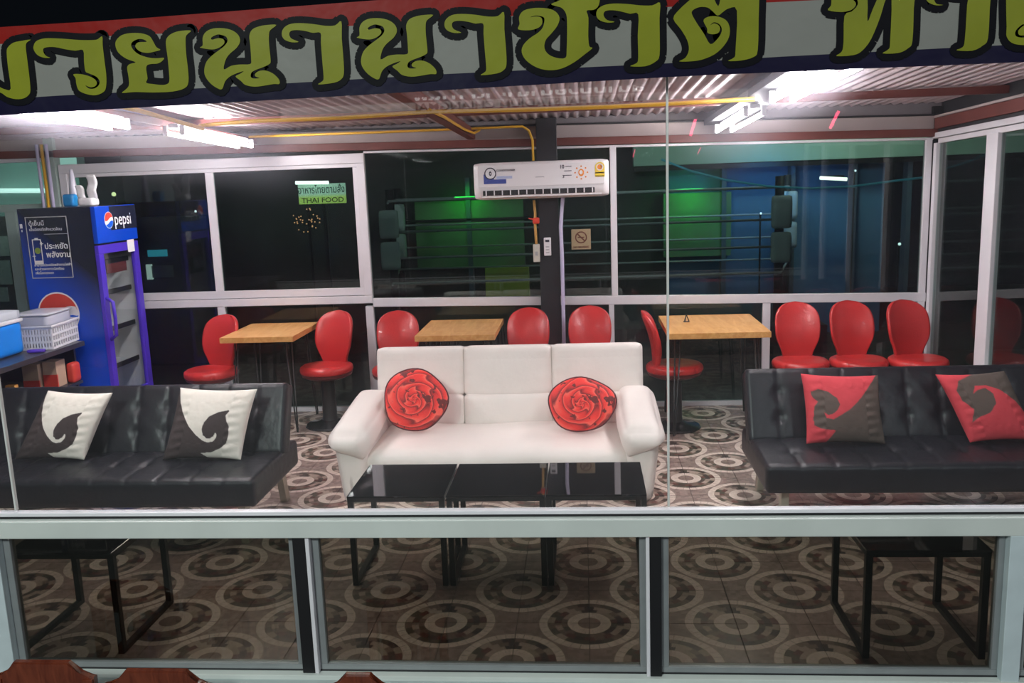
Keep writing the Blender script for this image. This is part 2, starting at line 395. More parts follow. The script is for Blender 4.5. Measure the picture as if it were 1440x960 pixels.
for y in (.3, 1.25, 2.85):
    z = cz(y, 2.215); bm = box(NB(), -4.8, 3.0, y-.03, y+.03, z-.005, z+.042, .003); obj('purlin', bm, RUST, cl)
def rafter(x, m, w=.05, z0=2.13, z1=2.205, y0=-.02, y1=3.84):
    bm = box(NB(), x-w, x+w, y0, y1, z0, z1, .004)
    for v in bm.verts: v.co.z += RISE*(3.85-v.co.y)
    return obj('rafter', bm, m, cl)
rafter(-.53, RUST, .03); rafter(-2.27, RUST, .05, 2.16); rafter(1.34, GREYST, .11, 2.165)
# ---- front glazing
fu = struct('window_7')         # tall upper panes
def fb(name, x0, x1, z0, z1, m, par, y0=-.13, y1=-.07, bev=.003): return obj(name, box(NB(), x0, x1, y0, y1, z0, z1, bev), m, par)
for x0, x1 in ((-4.75, -1.846), (-1.838, .586), (.594, 2.95)): fb('pane', x0, x1, .655, 2.2, CLEARD, fu, -.104, -.096, 0)
for x in (-1.842, .590): fb('silicone_joint', x-.0035, x+.0035, .66, 2.2, mat('silicone', (.62, .62, .60), .4), fu, -.107, -.093, 0)
fb('glazing_channel', -4.75, 2.98, .640, .654, WHITE, fu, -.120, -.085)
fb('black_seal', -4.75, 2.98, .630, .641, BLACKM, fu, -.118, -.08, 0)
fb('sill_rail', -4.75, 2.98, .565, .631, SILVER, fu, -.15, -.055)
fo = struct('window_8')         # low smoked panes
for x0, x1 in ((-1.985, -1.905), (1.739, 1.80)): fb('corner_post', x0, x1, .0, .566, mat('pale_blue_aluminium', (.55, .63, .66), .4), fo, -.15, -.06)
fb('bottom_rail', -4.75, 2.98, .004, .024, SILVER, fo, -.155, -.06)
for x0, x1 in ((-.775, -.727), (.519, .560)): fb('black_post', x0, x1, .024, .566, BLACKM, fo, -.14, -.07)
fb('bead', -.727, -.712, .024, .566, WHITE, fo, -.142, -.07); fb('bead', .506, .519, .024, .566, WHITE, fo, -.142, -.07)
for x0, x1 in ((-1.905, -.775), (-.712, .506), (.560, 1.739), (1.80, 2.95), (-4.75, -1.985)):
    fb('pane', x0+.005, x1-.005, .03, .562, TINT, fo, -.104, -.098, 0)
    sf = DULL
    fb('sash_frame', x0, x1, .024, .050, sf, fo, -.118, -.085); fb('sash_frame', x0, x0+.028, .05, .562, sf, fo, -.118, -.085); fb('sash_frame', x1-.022, x1, .05, .562, sf, fo, -.118, -.085)
    fb('seal', x0, x1, .0235, .0285, BLACKM, fo, -.122, -.084, 0)
hd = struct('trim_9'); fb('front_header', -4.75, 3.0, 2.2, 2.33, GREYST, hd, -.15, -.04)
ev = struct('trim_10'); obj('eave_board', box(NB(), -4.9, 3.1, -.15, -.04, 2.33, 2.355), mat('dark_eave', (.02, .022, .02), .8), ev)
# ================================================================== BANNER with lettering
SY = -.20
VIN = dict(rough=.22, noise=.06, scale=3)
bn = thing('banner_sign', 'long red, white and navy vinyl banner with big yellow ornate Thai lettering above the glass', 'sign', (0, SY, 2.25))
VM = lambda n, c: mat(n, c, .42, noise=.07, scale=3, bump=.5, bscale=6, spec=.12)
def sgn(px, py, y=SY): return at(px, py, y)
top = [(-1400, 142), (0, 38), (180, 27), (400, 10), (600, -5), (960, -26), (1440, -50), (2100, -85)]
mid = [(-1400, 160), (0, 62), (160, 50), (485, 37), (890, 12), (1090, 3), (1440, -14), (2100, -50)]
low = [(-1400, 232), (0, 140), (52, 136), (320, 122), (404, 117), (627, 104), (960, 88), (1110, 79), (1440, 62), (2100, 30)]
bot = [(-1400, 250), (0, 162), (480, 135), (960, 107), (1440, 87), (2100, 60)]
def interp(L, x):
    for (a, b), (c, d) in zip(L, L[1:]):
        if x <= c: return b+(d-b)*(x-a)/(c-a)
    return L[-1][1]
def band(name, A, B, m, dy, th=.004):
    bm = NB(); prev = None
    for px in range(-1300, 2001, 60):
        p, q = sgn(px, interp(A, px)), sgn(px, interp(B, px))
        wv = .004*math.sin(px*.013)+.002*math.sin(px*.05)
        cur = [bm.verts.new((v.x, SY+dy+wv*0+e, v.z)) for v, e in ((p, 0), (q, 0), (q, th), (p, th))]
        if prev:
            for k in range(4): bm.faces.new((prev[k], prev[(k+1) % 4], cur[(k+1) % 4], cur[k]))
        prev = cur
    return obj(name, bm, m, bn, world=True)
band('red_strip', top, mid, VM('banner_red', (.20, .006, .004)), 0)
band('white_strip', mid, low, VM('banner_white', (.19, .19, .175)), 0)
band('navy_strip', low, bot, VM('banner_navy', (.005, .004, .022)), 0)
# letter outlines: (origin px, origin py, points in eighths of a pixel)
_n = "950,120 880,180 865,240 868,350 885,520 870,560 800,595 720,625 670,655 660,700 690,722 760,718 715,700 710,670 750,640 820,632 900,660 960,710 985,750 980,785 920,785 800,805 700,815 600,795 550,750 490,700 540,670 580,640 500,665 420,705 370,760 340,840 290,835 210,780 150,700 138,620 165,530 230,460 310,400 370,350 400,300 385,255 340,235 285,228 218,262 226,286 290,270 350,280 365,320 330,360 270,390 200,395 90,375 120,350 120,260 160,195 240,160 360,158 460,185 525,240 540,310 500,380 430,440 380,510 358,620 440,580 540,565 655,560 665,500 655,350 645,240 680,170 760,135 850,120"
_a = "800,160 805,350 825,600 828,750 800,810 720,850 540,870 590,830 600,780 585,600 570,400 565,290 480,290 400,270 300,258 230,270 215,310 240,355 320,390 240,395 160,365 130,310 145,245 210,195 320,180 480,190 620,210 730,205"
LET = [
 (0, 20, "345,285 240,300 150,320 90,370 75,430 90,600 120,835 60,845 0,820 -60,780 -140,760 -200,800 -180,880 -90,910 0,880 80,930 180,955 270,945 325,905 342,850 330,700 305,500 290,370 300,320"),
 (0, 20, "-300,310 -400,340 -440,400 -420,600 -400,860 -300,930 -230,900 -210,800 -250,760 -270,600 -290,400"),
 (0, 20, "1150,250 1155,350 1175,520 1195,680 1195,800 1170,870 1080,910 980,900 890,860 860,790 850,720 825,675 920,675 1010,700 1070,735 1090,780 1060,815 1010,820 960,800 1000,835 1060,835 1110,800 1120,750 1080,700 1000,665 960,640 945,530 935,405 850,410 740,395 620,370 540,370 490,385 490,430 520,470 565,490 500,490 430,465 390,420 375,370 400,310 460,280 540,270 700,275 900,290 1050,290 1100,280"),
 (140, 20, "1030,185 975,240 968,320 975,450 995,620 1000,760 960,830 820,870 600,880 400,875 255,885 290,850 330,800 325,700 310,600 340,560 405,540 300,500 210,430 178,350 190,290 250,235 350,212 470,215 560,245 600,300 640,370 685,400 620,420 540,435 460,420 410,380 405,345 440,315 530,310 490,282 430,280 370,310 355,350 380,400 440,450 540,485 640,495 725,490 700,530 650,555 580,560 535,575 525,620 540,720 525,770 600,785 700,795 760,785 785,750 780,640 765,480 745,320 770,250 840,205 930,185"),
 (270, 20, _n), (380, 10, _a), (490.5, 6, _n), (608.7, -3, _a),
 (720, 0, "440,45 540,0 560,-60 700,-120 860,-120 980,-60 975,60 920,110 840,120 860,200 858,400 870,520 905,540 820,610 700,700 560,770 420,790 280,760 160,680 110,590 125,510 200,430 290,370 345,310 365,230 350,190 270,175 200,195 270,185 330,200 340,260 300,310 200,340 70,330 85,270 80,190 130,120 250,90 400,95 490,130 535,200 510,290 440,380 380,450 365,540 410,610 500,650 600,650 615,560 620,300 610,160 560,90 500,70"),
 (830, 0, "785,30 780,200 782,400 780,620 740,690 620,745 450,745 520,710 540,650 535,400 540,160 450,155 350,130 250,115 170,125 150,170 190,225 275,245 200,255 110,230 70,180 80,110 150,60 260,40 420,45 560,60 700,60"),
 (930, 0, "1095,-140 1095,200 1085,560 1040,640 900,680 750,685 820,645 835,560 850,120 760,95 700,130 635,175 580,130 520,85 430,80 355,115 345,160 400,260 480,380 550,495 620,450 670,380 680,320 650,270 590,250 550,285 590,262 640,280 662,320 640,370 580,385 520,370 515,320 475,240 500,200 580,180 670,195 740,240 770,320 760,420 700,520 600,610 460,670 330,690 200,690 270,650 310,560 290,450 220,330 135,210 200,110 320,0 420,-80 560,-60 640,70 680,-60 800,-120 1000,-140"),
 (1130, 0, "1240,-160 1240,100 1225,460 1180,540 1070,595 890,600 960,550 975,450 990,-20 930,-20 860,200 760,440 660,570 560,620 370,630 430,580 450,470 460,180 540,130 600,70 610,20 580,-40 500,-60 440,-30 500,-30 560,0 590,50 540,110 430,135 275,115 310,60 320,-40 380,-110 520,-150 660,-110 720,0 720,240 780,100 880,-100 1000,-150"),
 (1260, 0, "1060,-120 1055,100 1035,430 980,510 860,570 680,565 750,530 775,440 800,60 805,-40 640,-60 480,-90 420,-60 430,0 460,45 530,55 450,60 370,30 335,-20 350,-90 430,-140 600,-150 800,-130 950,-130"),
 (1260, 0, "1480,-120 1480,240 1420,275 1350,340 1345,400 1400,422 1480,415 1540,380 1460,395 1390,395 1375,350 1420,300 1500,260 1580,280 1640,350 1620,450 1520,500 1400,505 1300,480 1245,410 1245,300 1260,-120"),
]
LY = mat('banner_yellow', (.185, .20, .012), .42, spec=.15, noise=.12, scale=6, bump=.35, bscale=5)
LK = mat('banner_black', (.003, .003, .005), .5, spec=.08, noise=0, bump=.3, bscale=6)
def spline(P, k=3):
    n = len(P); out = []
    for i in range(n):
        p0, p1, p2, p3 = P[i-1], P[i], P[(i+1) % n], P[(i+2) % n]
        for s in range(k):
            t = s/k
            out.append(tuple(.5*((2*p1[a])+(-p0[a]+p2[a])*t*1.0+(2*p0[a]-5*p1[a]+4*p2[a]-p3[a])*t*t+(-p0[a]+3*p1[a]-3*p2[a]+p3[a])*t**3) for a in (0, 1)))
    return out
for ox, oy, s in LET:
    P = [tuple(map(float, q.split(','))) for q in s.split()]
    P = [(p[0], p[1]) for p in spline(P)]
    W3 = [sgn(ox+a/8, oy+b/8, SY-.004) for a, b in P]
    tri = geometry.tessellate_polygon([[Vector((v.x, v.z, 0)) for v in W3]])
    bm = NB(); vs = [bm.verts.new(v) for v in W3]
    for t_ in tri:
        try: bm.faces.new([vs[i] for i in t_])
        except ValueError: pass
    r = bmesh.ops.extrude_face_region(bm, geom=bm.faces[:]); bmesh.ops.translate(bm, verts=[v for v in r['geom'] if isinstance(v, bmesh.types.BMVert)], vec=(0, .0008, 0))
    lt = obj('letter', bm, LY, bn, world=True)
    R_ = .0215; bm = NB()
    for i, v in enumerate(W3):
        q = W3[(i+1) % len(W3)]; d = (q-v); d.y = 0
        if d.length < 1e-5: continue
        nrm = Vector((-d.z, 0, d.x)).normalized()*R_
        a = [Vector((p.x, SY-.002-.00001*(i % 9), p.z)) for p in (v-nrm, v+nrm, q+nrm, q-nrm)]
        bm.faces.new([bm.verts.new(p) for p in a])
        if i % 2 == 0: bm.faces.new([bm.verts.new((v.x+R_*math.cos(k*PI/5), SY-.0022-.00001*(i % 7), v.z+R_*math.sin(k*PI/5))) for k in range(10)])
    obj('letter_border', bm, LK, lt, world=True)
# ================================================================== FURNITURE
# ---- white three-seat sofa
S = thing('white_sofa', 'white leather three-seat sofa with padded arms in the middle of the room', 'sofa', (-.22, 2.04, 0))
def part(name, bm, m, p=S, sm=True, **k):
    for v in bm.verts: v.co = Vector(((v.co.x+.19)*1.06-.22, (v.co.y-1.75)*1.06+2.043, max(.002, v.co.z*1.06-.109)))
    return obj(name, bm, m, p, sm, world=True, **k)
def seatfn(p, u):
    p.z += -.012*max(0, 1-abs(u.x))*0+.006*math.sin(p.x*9)*(u.z > 0)
    if u.y < -.5: p.z -= .02*(abs(u.y)-.5)
    return p
part('base', soft(NB(), (-.19, 1.82, .20), (.80, .36, .10), .03), LWHITE)
part('seat_cushion', soft(NB(), (-.185, 1.765, .300), (.725, .325, .085), .06, puff=(0, 0, .012), fn=seatfn, nn=(40, 16, 8)), LWHITE)
def tilt(bm, piv, ang):
    bmesh.ops.rotate(bm, verts=bm.verts, cent=piv, matrix=Matrix.Rotation(ang, 3, 'X')); return bm
def wrink(p, u):
    p.y -= .0035*math.sin(p.z*85+p.x*20)*(abs(u.x) > .75); return p
xs = (-.955, -.425, .105, .645)
for k in range(3):
    cx = (xs[k]+xs[k+1])/2; hw = (xs[k+1]-xs[k])/2+.001
    rr = .028
    def arc(p, u, k=k):
        p = wrink(p, u)
        if u.z < -.5 and k == 1: p.z -= .022*(1-u.x*u.x)
        return p
    part('upper_back_cushion', tilt(soft(NB(), (cx, 2.10, .695), (hw, .085, .150), rr, puff=(0, .014, 0), fn=arc, nn=(16, 8, 14)), (0, 2.05, .4), -.16), LWHITE)
    part('lower_back_cushion', tilt(soft(NB(), (cx, 2.085, .46), (hw, .085, .10), .03, puff=(0, .010, 0), nn=(16, 8, 10)), (0, 2.05, .4), -.16), LWHITE)
part('back_frame', tilt(soft(NB(), (-.155, 2.22, .47), (.80, .055, .36), .03), (0, 2.05, .4), -.12), LWHITE)
for s, x0 in ((-1, -.985), (1, .605)):
    def af(p, u, s=s):
        p.z += .040*u.y                           # arm climbs towards the back
        if u.y < -.3: p.x += s*.02*(-u.y-.3); p.z -= .02*(-u.y-.3)**2
        if u.z < 0: p.z += .030*(u.x*s)*(-u.z)*max(0, -u.y+.3)
        return p
    part('arm_pad', soft(NB(), (x0-s*.012, 1.735, .488), (.112, .345, .072), .07, puff=(.01, .02, .02), fn=af, nn=(14, 22, 12)), LWHITE)
    def pf(p, u, s=s):
        p.x -= s*.045*(1-u.z)/2*(1 if u.x*s > 0 else .3); return p
    part('arm_panel', soft(NB(), (x0+s*.0, 1.76, .27), (.085, .34, .19), .045, puff=(.012, .01, 0), fn=pf, nn=(10, 16, 10)), LWHITE)
# ---- futon sofas
def make_futon():
    F = thing('futon_sofa', 'black tufted leatherette futon sofa on the left with two cream swirl cushions', 'sofa', (-2.22, 1.03, 0))
    H = .85; COL = [(-.85+.17*(i)) for i in range(1, 10)]
    def tuft(rows, amp, half, axis):
        def fn(p, u):
            w = u.z if axis == 'z' else -u.y
            if w > .6:
                a, b = p.x, (p.y if axis == 'z' else p.z); d = 0
                for c in COL:
                    d += .006*math.exp(-((a-c)/.010)**2)
                    for r in rows: d += amp*math.exp(-((a-c)**2+(b-r)**2)/.0011)
                if axis == 'z': p.z -= d
                else: p.y += d
            return p
        return fn
    obj('seat', soft(NB(), (0, .36, .306), (H, .36, .074), .022, puff=(0, 0, .012), fn=tuft((-.13, .06), .013, H, 'z'), nn=(136, 30, 6)), LBLACK, F, True)
    b = soft(NB(), (0, .06, .205), (H, .06, .205), .02, puff=(0, .010, 0), fn=tuft((-.07, .07), .014, H, 'y'), nn=(136, 6, 24))
    bmesh.ops.rotate(b, verts=b.verts, cent=(0, 0, 0), matrix=Matrix.Rotation(-.40, 3, 'X')); bmesh.ops.translate(b, verts=b.verts, vec=(0, .455, .365))
    obj('backrest', b, LBLACK, F, True)
    for x in (-.73, .73):
        for y, dy in ((.14, -.02), (.70, .03)):
            bm = NB(); box(bm, x-.02, x+.02, y-.03, y+.03, 0, .24, .004)
            for v in bm.verts:
                if v.co.z < .1: v.co.y += dy; v.co.x += .012*(1 if x > 0 else -1)
            obj('leg', bm, mat('champagne_metal', (.46, .42, .34), .35, metal=.5), F)
        obj('side_bracket', box(NB(), x+(.115 if x > 0 else -.118), x+(.118 if x > 0 else -.115), .43, .56, .27, .37, .001), BLACKP, F)
    return F
F1 = make_futon()
F2 = dup(F1, (2.04, 1.17, 0), 0, 'black tufted leatherette futon sofa on the right with two red swirl cushions', 'black futon sofas'); F1['group'] = 'black futon sofas'
# ---- black glass tables
BG = mat('black_table_glass', (.006, .006, .007), .03, noise=0, spec=.8)
def make_table():
    T = thing('glass_table', '', 'coffee table'); a = .222; t = .0125; h = .430
    obj('top', box(NB(), -a, a, -a-.005, a+.005, h-.004, h+.005, .001), BG, T)
    fr = NB()
    for s in (-1, 1): box(fr, -a, a, s*(a-t)-t, s*(a-t)+t, h-.024, h-.0045); box(fr, s*(a-t)-t, s*(a-t)+t, -a, a, h-.024, h-.0045)
    obj('top_frame', fr, BLACKP, T)
    for x in (-1, 1):
        for y in (-1, 1): obj('leg', box(NB(), x*(a-t)-t, x*(a-t)+t, y*(a-t)-t, y*(a-t)+t, 0.0, h-.024, .001), BLACKP, T)
        obj('floor_rail', box(NB(), x*(a-t)-t, x*(a-t)+t, -a, a, 0, .02, .001), BLACKP, T)
    return T
T = make_table(); T.location = (-.562, .862, 0); T['label'] = 'left of the three black glass tables before the white sofa'; T['group'] = 'small black glass tables'
for x, y, l in ((-.108, .862, 'middle of the three black glass tables before the white sofa'), (.342, .866, 'right of the three black glass tables before the white sofa'),
                (-1.785, .25, 'black glass table before the left black futon, close to the front glass'), (1.545, .26, 'black glass table before the right black futon, close to the front glass')):
    dup(T, (x, y, 0), 0, l)
# ---- wooden dining tables
TOPW = wood('oiled_pine', (.62, .30, .09), (.80, .46, .17), .35, (14, 2, 14))
def make_wood(w, d, label, loc):
    T = thing('wooden_table', label, 'table', loc, 0, 'wooden tables along the back windows')
    n = 4
    for k in range(n):
        y0 = -d/2+k*d/n; obj('board', box(NB(), -w/2, w/2, y0+.0004, y0+d/n-.0004, .712, .752, .002), TOPW, T)
    for sx in (-1, 1):
        for sy in (-1, 1):
            x, y = sx*(w/2-.06), sy*(d/2-.08); bm = NB()
            path(bm, [(x-.035*sx, y-.02*sy, .71), (x+.01*sx, y, .04), (x+.012*sx, y, .012), (x+.018*sx, y+.005*sy, .012), (x+.02*sx, y+.006*sy, .04), (x+.0*sx, y-.06*sy, .71)], .006, 6)
            obj('hairpin_leg', bm, BLACKP, T, True)
    return T
make_wood(.55, .66, 'pine table between the two leftmost red chairs, before the sliding window', (-2.085, 3.43, 0))
make_wood(.57, .72, 'pine table just behind the white sofa, left of the black post', (-.61, 3.36, 0))
t3 = make_wood(.685, .80, 'pine table with a small dark holder, between white and right black sofa', (1.214, 3.28, 0))
b = NB(); p = at(965, 452, 3.35); p.z = .752
for a in (0, 1, 2): path(b, [(p.x+.022*math.cos(a*2.1), p.y+.022*math.sin(a*2.1), .755), (p.x+.004*math.cos(a*2.1), p.y+.004*math.sin(a*2.1), .80), (p.x, p.y, .812)], .0035, 5)
tube(b, (p.x-.022, p.y, .757), (p.x+.022, p.y, .757), .004, 6); tag(obj('wire_holder', b, BLACKP), 'small dark wire holder standing on the right pine table', 'holder')
# ---- red bucket chairs
def make_chair():
    R = thing('bucket_chair', '', 'chair')
    obj('base_plate', lathe(NB(), [(.001, 0), (.185, 0), (.19, .006), (.18, .018), (.09, .034), (.065, .05), (.001, .05)], 32), mat('black_gloss_base', (.01, .01, .012), .12, noise=0), R, 'auto')
    obj('column', lathe(NB(), [(.001, .045), (.062, .045), (.055, .08), (.052, .36), (.075, .38), (.001, .38)], 24), BLACKP, R, 'auto')
    obj('seat_shell', lathe(NB(), [(.001, .375), (.14, .378), (.188, .40), (.198, .422), (.001, .424)], 32), mat('dark_red_shell', (.10, .01, .012), .4), R, 'auto')
    def sf(p, u):
        r = math.hypot(u.x, u.y); m = max(abs(u.x), abs(u.y))
        if r > 1e-6: k = m/r; p.x *= k*1.0+0*(1-k); p.y *= k
        p.z -= .012*max(0, 1-r*1.4) if u.z > 0 else 0
        p.z += .02*max(0, -(-u.y))*0
        return p
    obj('seat', soft(NB(), (0, -.0, .447), (.20, .205, .030), .029, puff=(0, 0, .008), fn=sf, nn=(20, 20, 6)), RED, R, True)
    # back: balloon shaped padded shell rising from the rear of the seat
    bm = NB(); NU, NV = 14, 20; F_, B_ = [], []
    def prof(t):
        z = .44+.425*t
        w = .098+.056*(1/(1+math.exp(-(t-.28)*13)))+.008*math.sin(PI*min(1, t*1.05))
        if t > .62: w *= math.sqrt(max(0, 1-((t-.62)/.38)**3.4))
        y = .135+.045*t+.05*t*t-.03*math.sin(PI*t)*.5
        return z, max(w, .004), y
    for j in range(NV+1):
        t = j/NV; t = 1-(1-t)**1.25; z, wd, y = prof(t); fr, bk = [], []
        for i in range(NU+1):
            a = -1+2*i/NU; e = math.sqrt(max(0, 1-a*a)); th = .022*(e**.6)*(min(1, (1-t)*8+.05)**.5)
            x = wd*math.sin(a*PI/2); cv = -.035*(x/.16)**2
            ridge = .008*math.exp(-((abs(a)-.80)/.10)**2)
            fr.append(bm.verts.new((x, y+cv-th-ridge*(t > .15), z))); bk.append(bm.verts.new((x, y+cv+th, z)))
        F_.append(fr); B_.append(bk)
    for j in range(NV):
        for i in range(NU):
            bm.faces.new((F_[j][i], F_[j][i+1], F_[j+1][i+1], F_[j+1][i])); bm.faces.new((B_[j][i+1], B_[j][i], B_[j+1][i], B_[j+1][i+1]))
        for i in (0, NU): bm.faces.new((F_[j][i], F_[j+1][i], B_[j+1][i], B_[j][i]))
    for j in (0, NV):
        for i in range(NU): bm.faces.new((F_[j][i], B_[j][i], B_[j][i+1], F_[j][i+1]))
    bmesh.ops.remove_doubles(bm, verts=bm.verts, dist=.0006)
    obj('backrest', bm, RED, R, True); return R
A_, _g = make_chair(), 'red bucket chairs'
spots = [(-2.545, 3.33, -18, 'leftmost red bucket chair, left of the first pine table'),
         (-1.665, 3.40, -17, 'red bucket chair at the right end of the leftmost pine table'),
         (-1.085, 3.30, 8, 'red bucket chair behind the white sofa, at the left of the middle pine table'),
         (-.125, 3.30, -4, 'red bucket chair behind the white sofa, left beside the black post'),
         (.345, 3.32, 0, 'red bucket chair behind the white sofa, right of the black post'),
         (.945, 3.22, 88, 'red bucket chair seen from the side, left of the rightmost pine table'),
         (1.845, 3.27, -2, 'red bucket chair, left one of the row of three behind the right futon'),
         (2.25, 3.27, 7, 'red bucket chair, middle one of the row of three behind the right futon'),
         (2.655, 3.25, 14, 'red bucket chair in the right corner, right one of the row of three')]
for k, (x, y, r, l) in enumerate(spots):
    c = A_ if k == 0 else copy_tree(A_)
    c.location = (x, y, 0); c.rotation_euler = (0, 0, math.radians(r)); c['label'] = l; c['group'] = _g
# ---- round rose cushions
def rose_mat():
    m, t, b = nt('rose_print'); L = t.links.new
    def mth(op, a, c=None, d=None):
        n = node(t, 'ShaderNodeMath', operation=op)
        for i, v in enumerate((a, c, d)):
            if v is None: continue
            if isinstance(v, (int, float)): n.inputs[i].default_value = v
            else: L(v, n.inputs[i])
        return n.outputs[0]
    tc = node(t, 'ShaderNodeTexCoord'); nz = node(t, 'ShaderNodeTexNoise', i_Scale=9, i_Detail=1.5); L(tc.outputs['Object'], nz.inputs['Vector'])
    s = node(t, 'ShaderNodeSeparateXYZ'); L(tc.outputs['Object'], s.inputs[0])
    x, z = s.outputs[0], s.outputs[2]
    r = mth('SQRT', mth('ADD', mth('MULTIPLY', x, x), mth('MULTIPLY', mth('MULTIPLY', z, z), 1.25)))
    th = mth('DIVIDE', mth('ARCTAN2', z, x), 2*PI)
    rr = mth('POWER', mth('MULTIPLY', r, 5.0), .66)
    pet = mth('ABSOLUTE', mth('SINE', mth('MULTIPLY', mth('ADD', mth('MULTIPLY', th, 4), mth('MULTIPLY', rr, 3.3)), PI)))
    ph = mth('ADD', mth('ADD', mth('MULTIPLY', rr, 5.6), mth('MULTIPLY', th, 1.0)), mth('MULTIPLY', nz.outputs[0], 1.0))
    ph = mth('ADD', ph, mth('MULTIPLY', pet, .55))
    fr = mth('FRACT', ph)
    rp = node(t, 'ShaderNodeValToRGB'); e = rp.color_ramp.elements
    for p_, c in ((0, (.16, .008, .01)), (.10, (.30, .012, .014)), (.32, (.70, .022, .02)), (.66, (.90, .04, .03)), (.90, (.95, .13, .09)), (.93, (.30, .02, .02))):
        if p_ == 0: e[0].position = 0; e[0].color = (*c, 1)
        elif p_ == .93: e[-1].position = .97; e[-1].color = (*c, 1)
        else: q = e.new(p_); q.color = (*c, 1)
    L(fr, rp.inputs[0]); 
    n2 = node(t, 'ShaderNodeTexNoise', i_Scale=17, i_Detail=3); L(tc.outputs['Object'], n2.inputs['Vector'])
    mx = node(t, 'ShaderNodeMix', data_type='RGBA'); L(mth('GREATER_THAN', n2.outputs[0], .60), mx.inputs[0]); L(rp.outputs[0], mx.inputs[6]); mx.inputs[7].default_value = (.14, .012, .012, 1)
    L(mx.outputs[2], b.inputs['Base Color']); b.inputs['Roughness'].default_value = .7
    return m
ROSE = rose_mat()
def rose(px, py, y, R, label, rx, sz=.97):
    c = at(px, py, y); bm = NB(); n, mrows = 40, 12
    rings = []
    for j in range(mrows+1):
        a = j/mrows*PI; rho = math.sin(a)**.75*R; d = -math.cos(a)*.062
        rings.append([bm.verts.new(((rho*(1+.03*math.sin(3*t+1)+.02*math.sin(5*t)))*math.cos(t), d, rho*(1+.03*math.sin(3*t+1)+.02*math.sin(5*t))*sz*math.sin(t))) for t in [k*2*PI/n for k in range(n)]])
    for A, B in zip(rings, rings[1:]):
        for k in range(n): bm.faces.new((A[k], A[(k+1) % n], B[(k+1) % n], B[k]))
    bmesh.ops.remove_doubles(bm, verts=bm.verts, dist=.0005)
    P = thing('rose_cushion', label, 'cushion', c, 0, 'round rose cushions on the white sofa'); P.rotation_euler = (-.30, rx, 0)
    obj('cover', bm, ROSE, P, True)
    pb = NB(); path(pb, [((R*(1+.03*math.sin(3*t+1)+.02*math.sin(5*t))+.001)*math.cos(t), 0, (R*(1+.03*math.sin(3*t+1)+.02*math.sin(5*t))+.001)*sz*math.sin(t)) for t in [k*2*PI/40 for k in range(41)]], .006, 6)
    obj('piping', pb, mat('maroon_piping', (.09, .01, .015), .6), P, True)
rose(584, 562, 2.11, .193, 'round red rose cushion at the left end of the white sofa', .25)
rose(818, 568, 2.09, .200, 'round red rose cushion at the right end of the white sofa', 0, .80)
# ---- square swirl cushions
def inpoly(x, y, P):
    c = False; j = len(P)-1
    for i in range(len(P)):
        xi, yi = P[i]; xj, yj = P[j]
        if (yi > y) != (yj > y) and x < (xj-xi)*(y-yi)/(yj-yi)+xi: c = not c
        j = i
    return c
def uvpoly(s, TL, TR, BR, BL):
    out = []
    for q in s.split():
        x, y = map(float, q.split(',')); v = .5
        for _ in range(8):
            xl = TL[0]+(BL[0]-TL[0])*v; xr = TR[0]+(BR[0]-TR[0])*v; u = (x-xl)/(xr-xl)
            yt = TL[1]+(TR[1]-TL[1])*u; yb = BL[1]+(BR[1]-BL[1])*u; v = (y-yt)/(yb-yt)
        out.append((u, v))
    return out
SW = uvpoly("-40,20 85,105 130,250 200,380 300,520 400,620 500,695 560,712 620,700 655,650 650,605 635,600 620,640 580,665 540,665 495,630 470,560 485,480 540,405 640,355 760,330 770,345 735,390 750,450 785,520 790,620 770,710 700,780 600,825 480,838 540,885 560,990 -60,990", (70, 80), (1005, 85), (905, 895), (15, 885))
SW3 = uvpoly("1000,100 935,135 880,200 820,270 740,340 680,375 630,400 590,390 575,355 600,372 625,370 660,345 680,310 665,270 620,230 560,212 510,230 515,262 545,290 520,320 512,390 515,430 560,455 645,468 590,540 590,640 1000,640", (480, 118), (958, 130), (948, 545), (478, 535))
SW4 = uvpoly("1235,40 1235,78 1165,110 1148,150 1165,195 1205,230 1195,283 1225,262 1270,245 1300,205 1295,165 1265,140 1230,150 1210,165 1225,132 1270,128 1330,150 1390,195 1450,260 1520,300 1520,40", (1088, 85), (1378, 72), (1475, 350), (1195, 358))
def swirl_mat(name, ca, cb):
    m, t, b = nt(name); at_ = node(t, 'ShaderNodeVertexColor', layer_name='print')
    mx = node(t, 'ShaderNodeMix', data_type='RGBA'); t.links.new(at_.outputs[0], mx.inputs[0]); mx.inputs[6].default_value = (*ca, 1); mx.inputs[7].default_value = (*cb, 1)
    t.links.new(mx.outputs[2], b.inputs['Base Color']); b.inputs['Roughness'].default_value = .85
    n = node(t, 'ShaderNodeTexNoise', i_Scale=9, i_Detail=3); tc = node(t, 'ShaderNodeTexCoord'); t.links.new(tc.outputs['Object'], n.inputs['Vector'])
    bp = node(t, 'ShaderNodeBump', i_Strength=.5, i_Distance=.02); t.links.new(n.outputs[0], bp.inputs['Height']); t.links.new(bp.outputs[0], b.inputs['Normal'])
    return m
CM1 = swirl_mat('cream_swirl_print', (.80, .73, .66), (.040, .026, .026)); CM2 = swirl_mat('red_swirl_print', (.55, .045, .06), (.085, .062, .052))
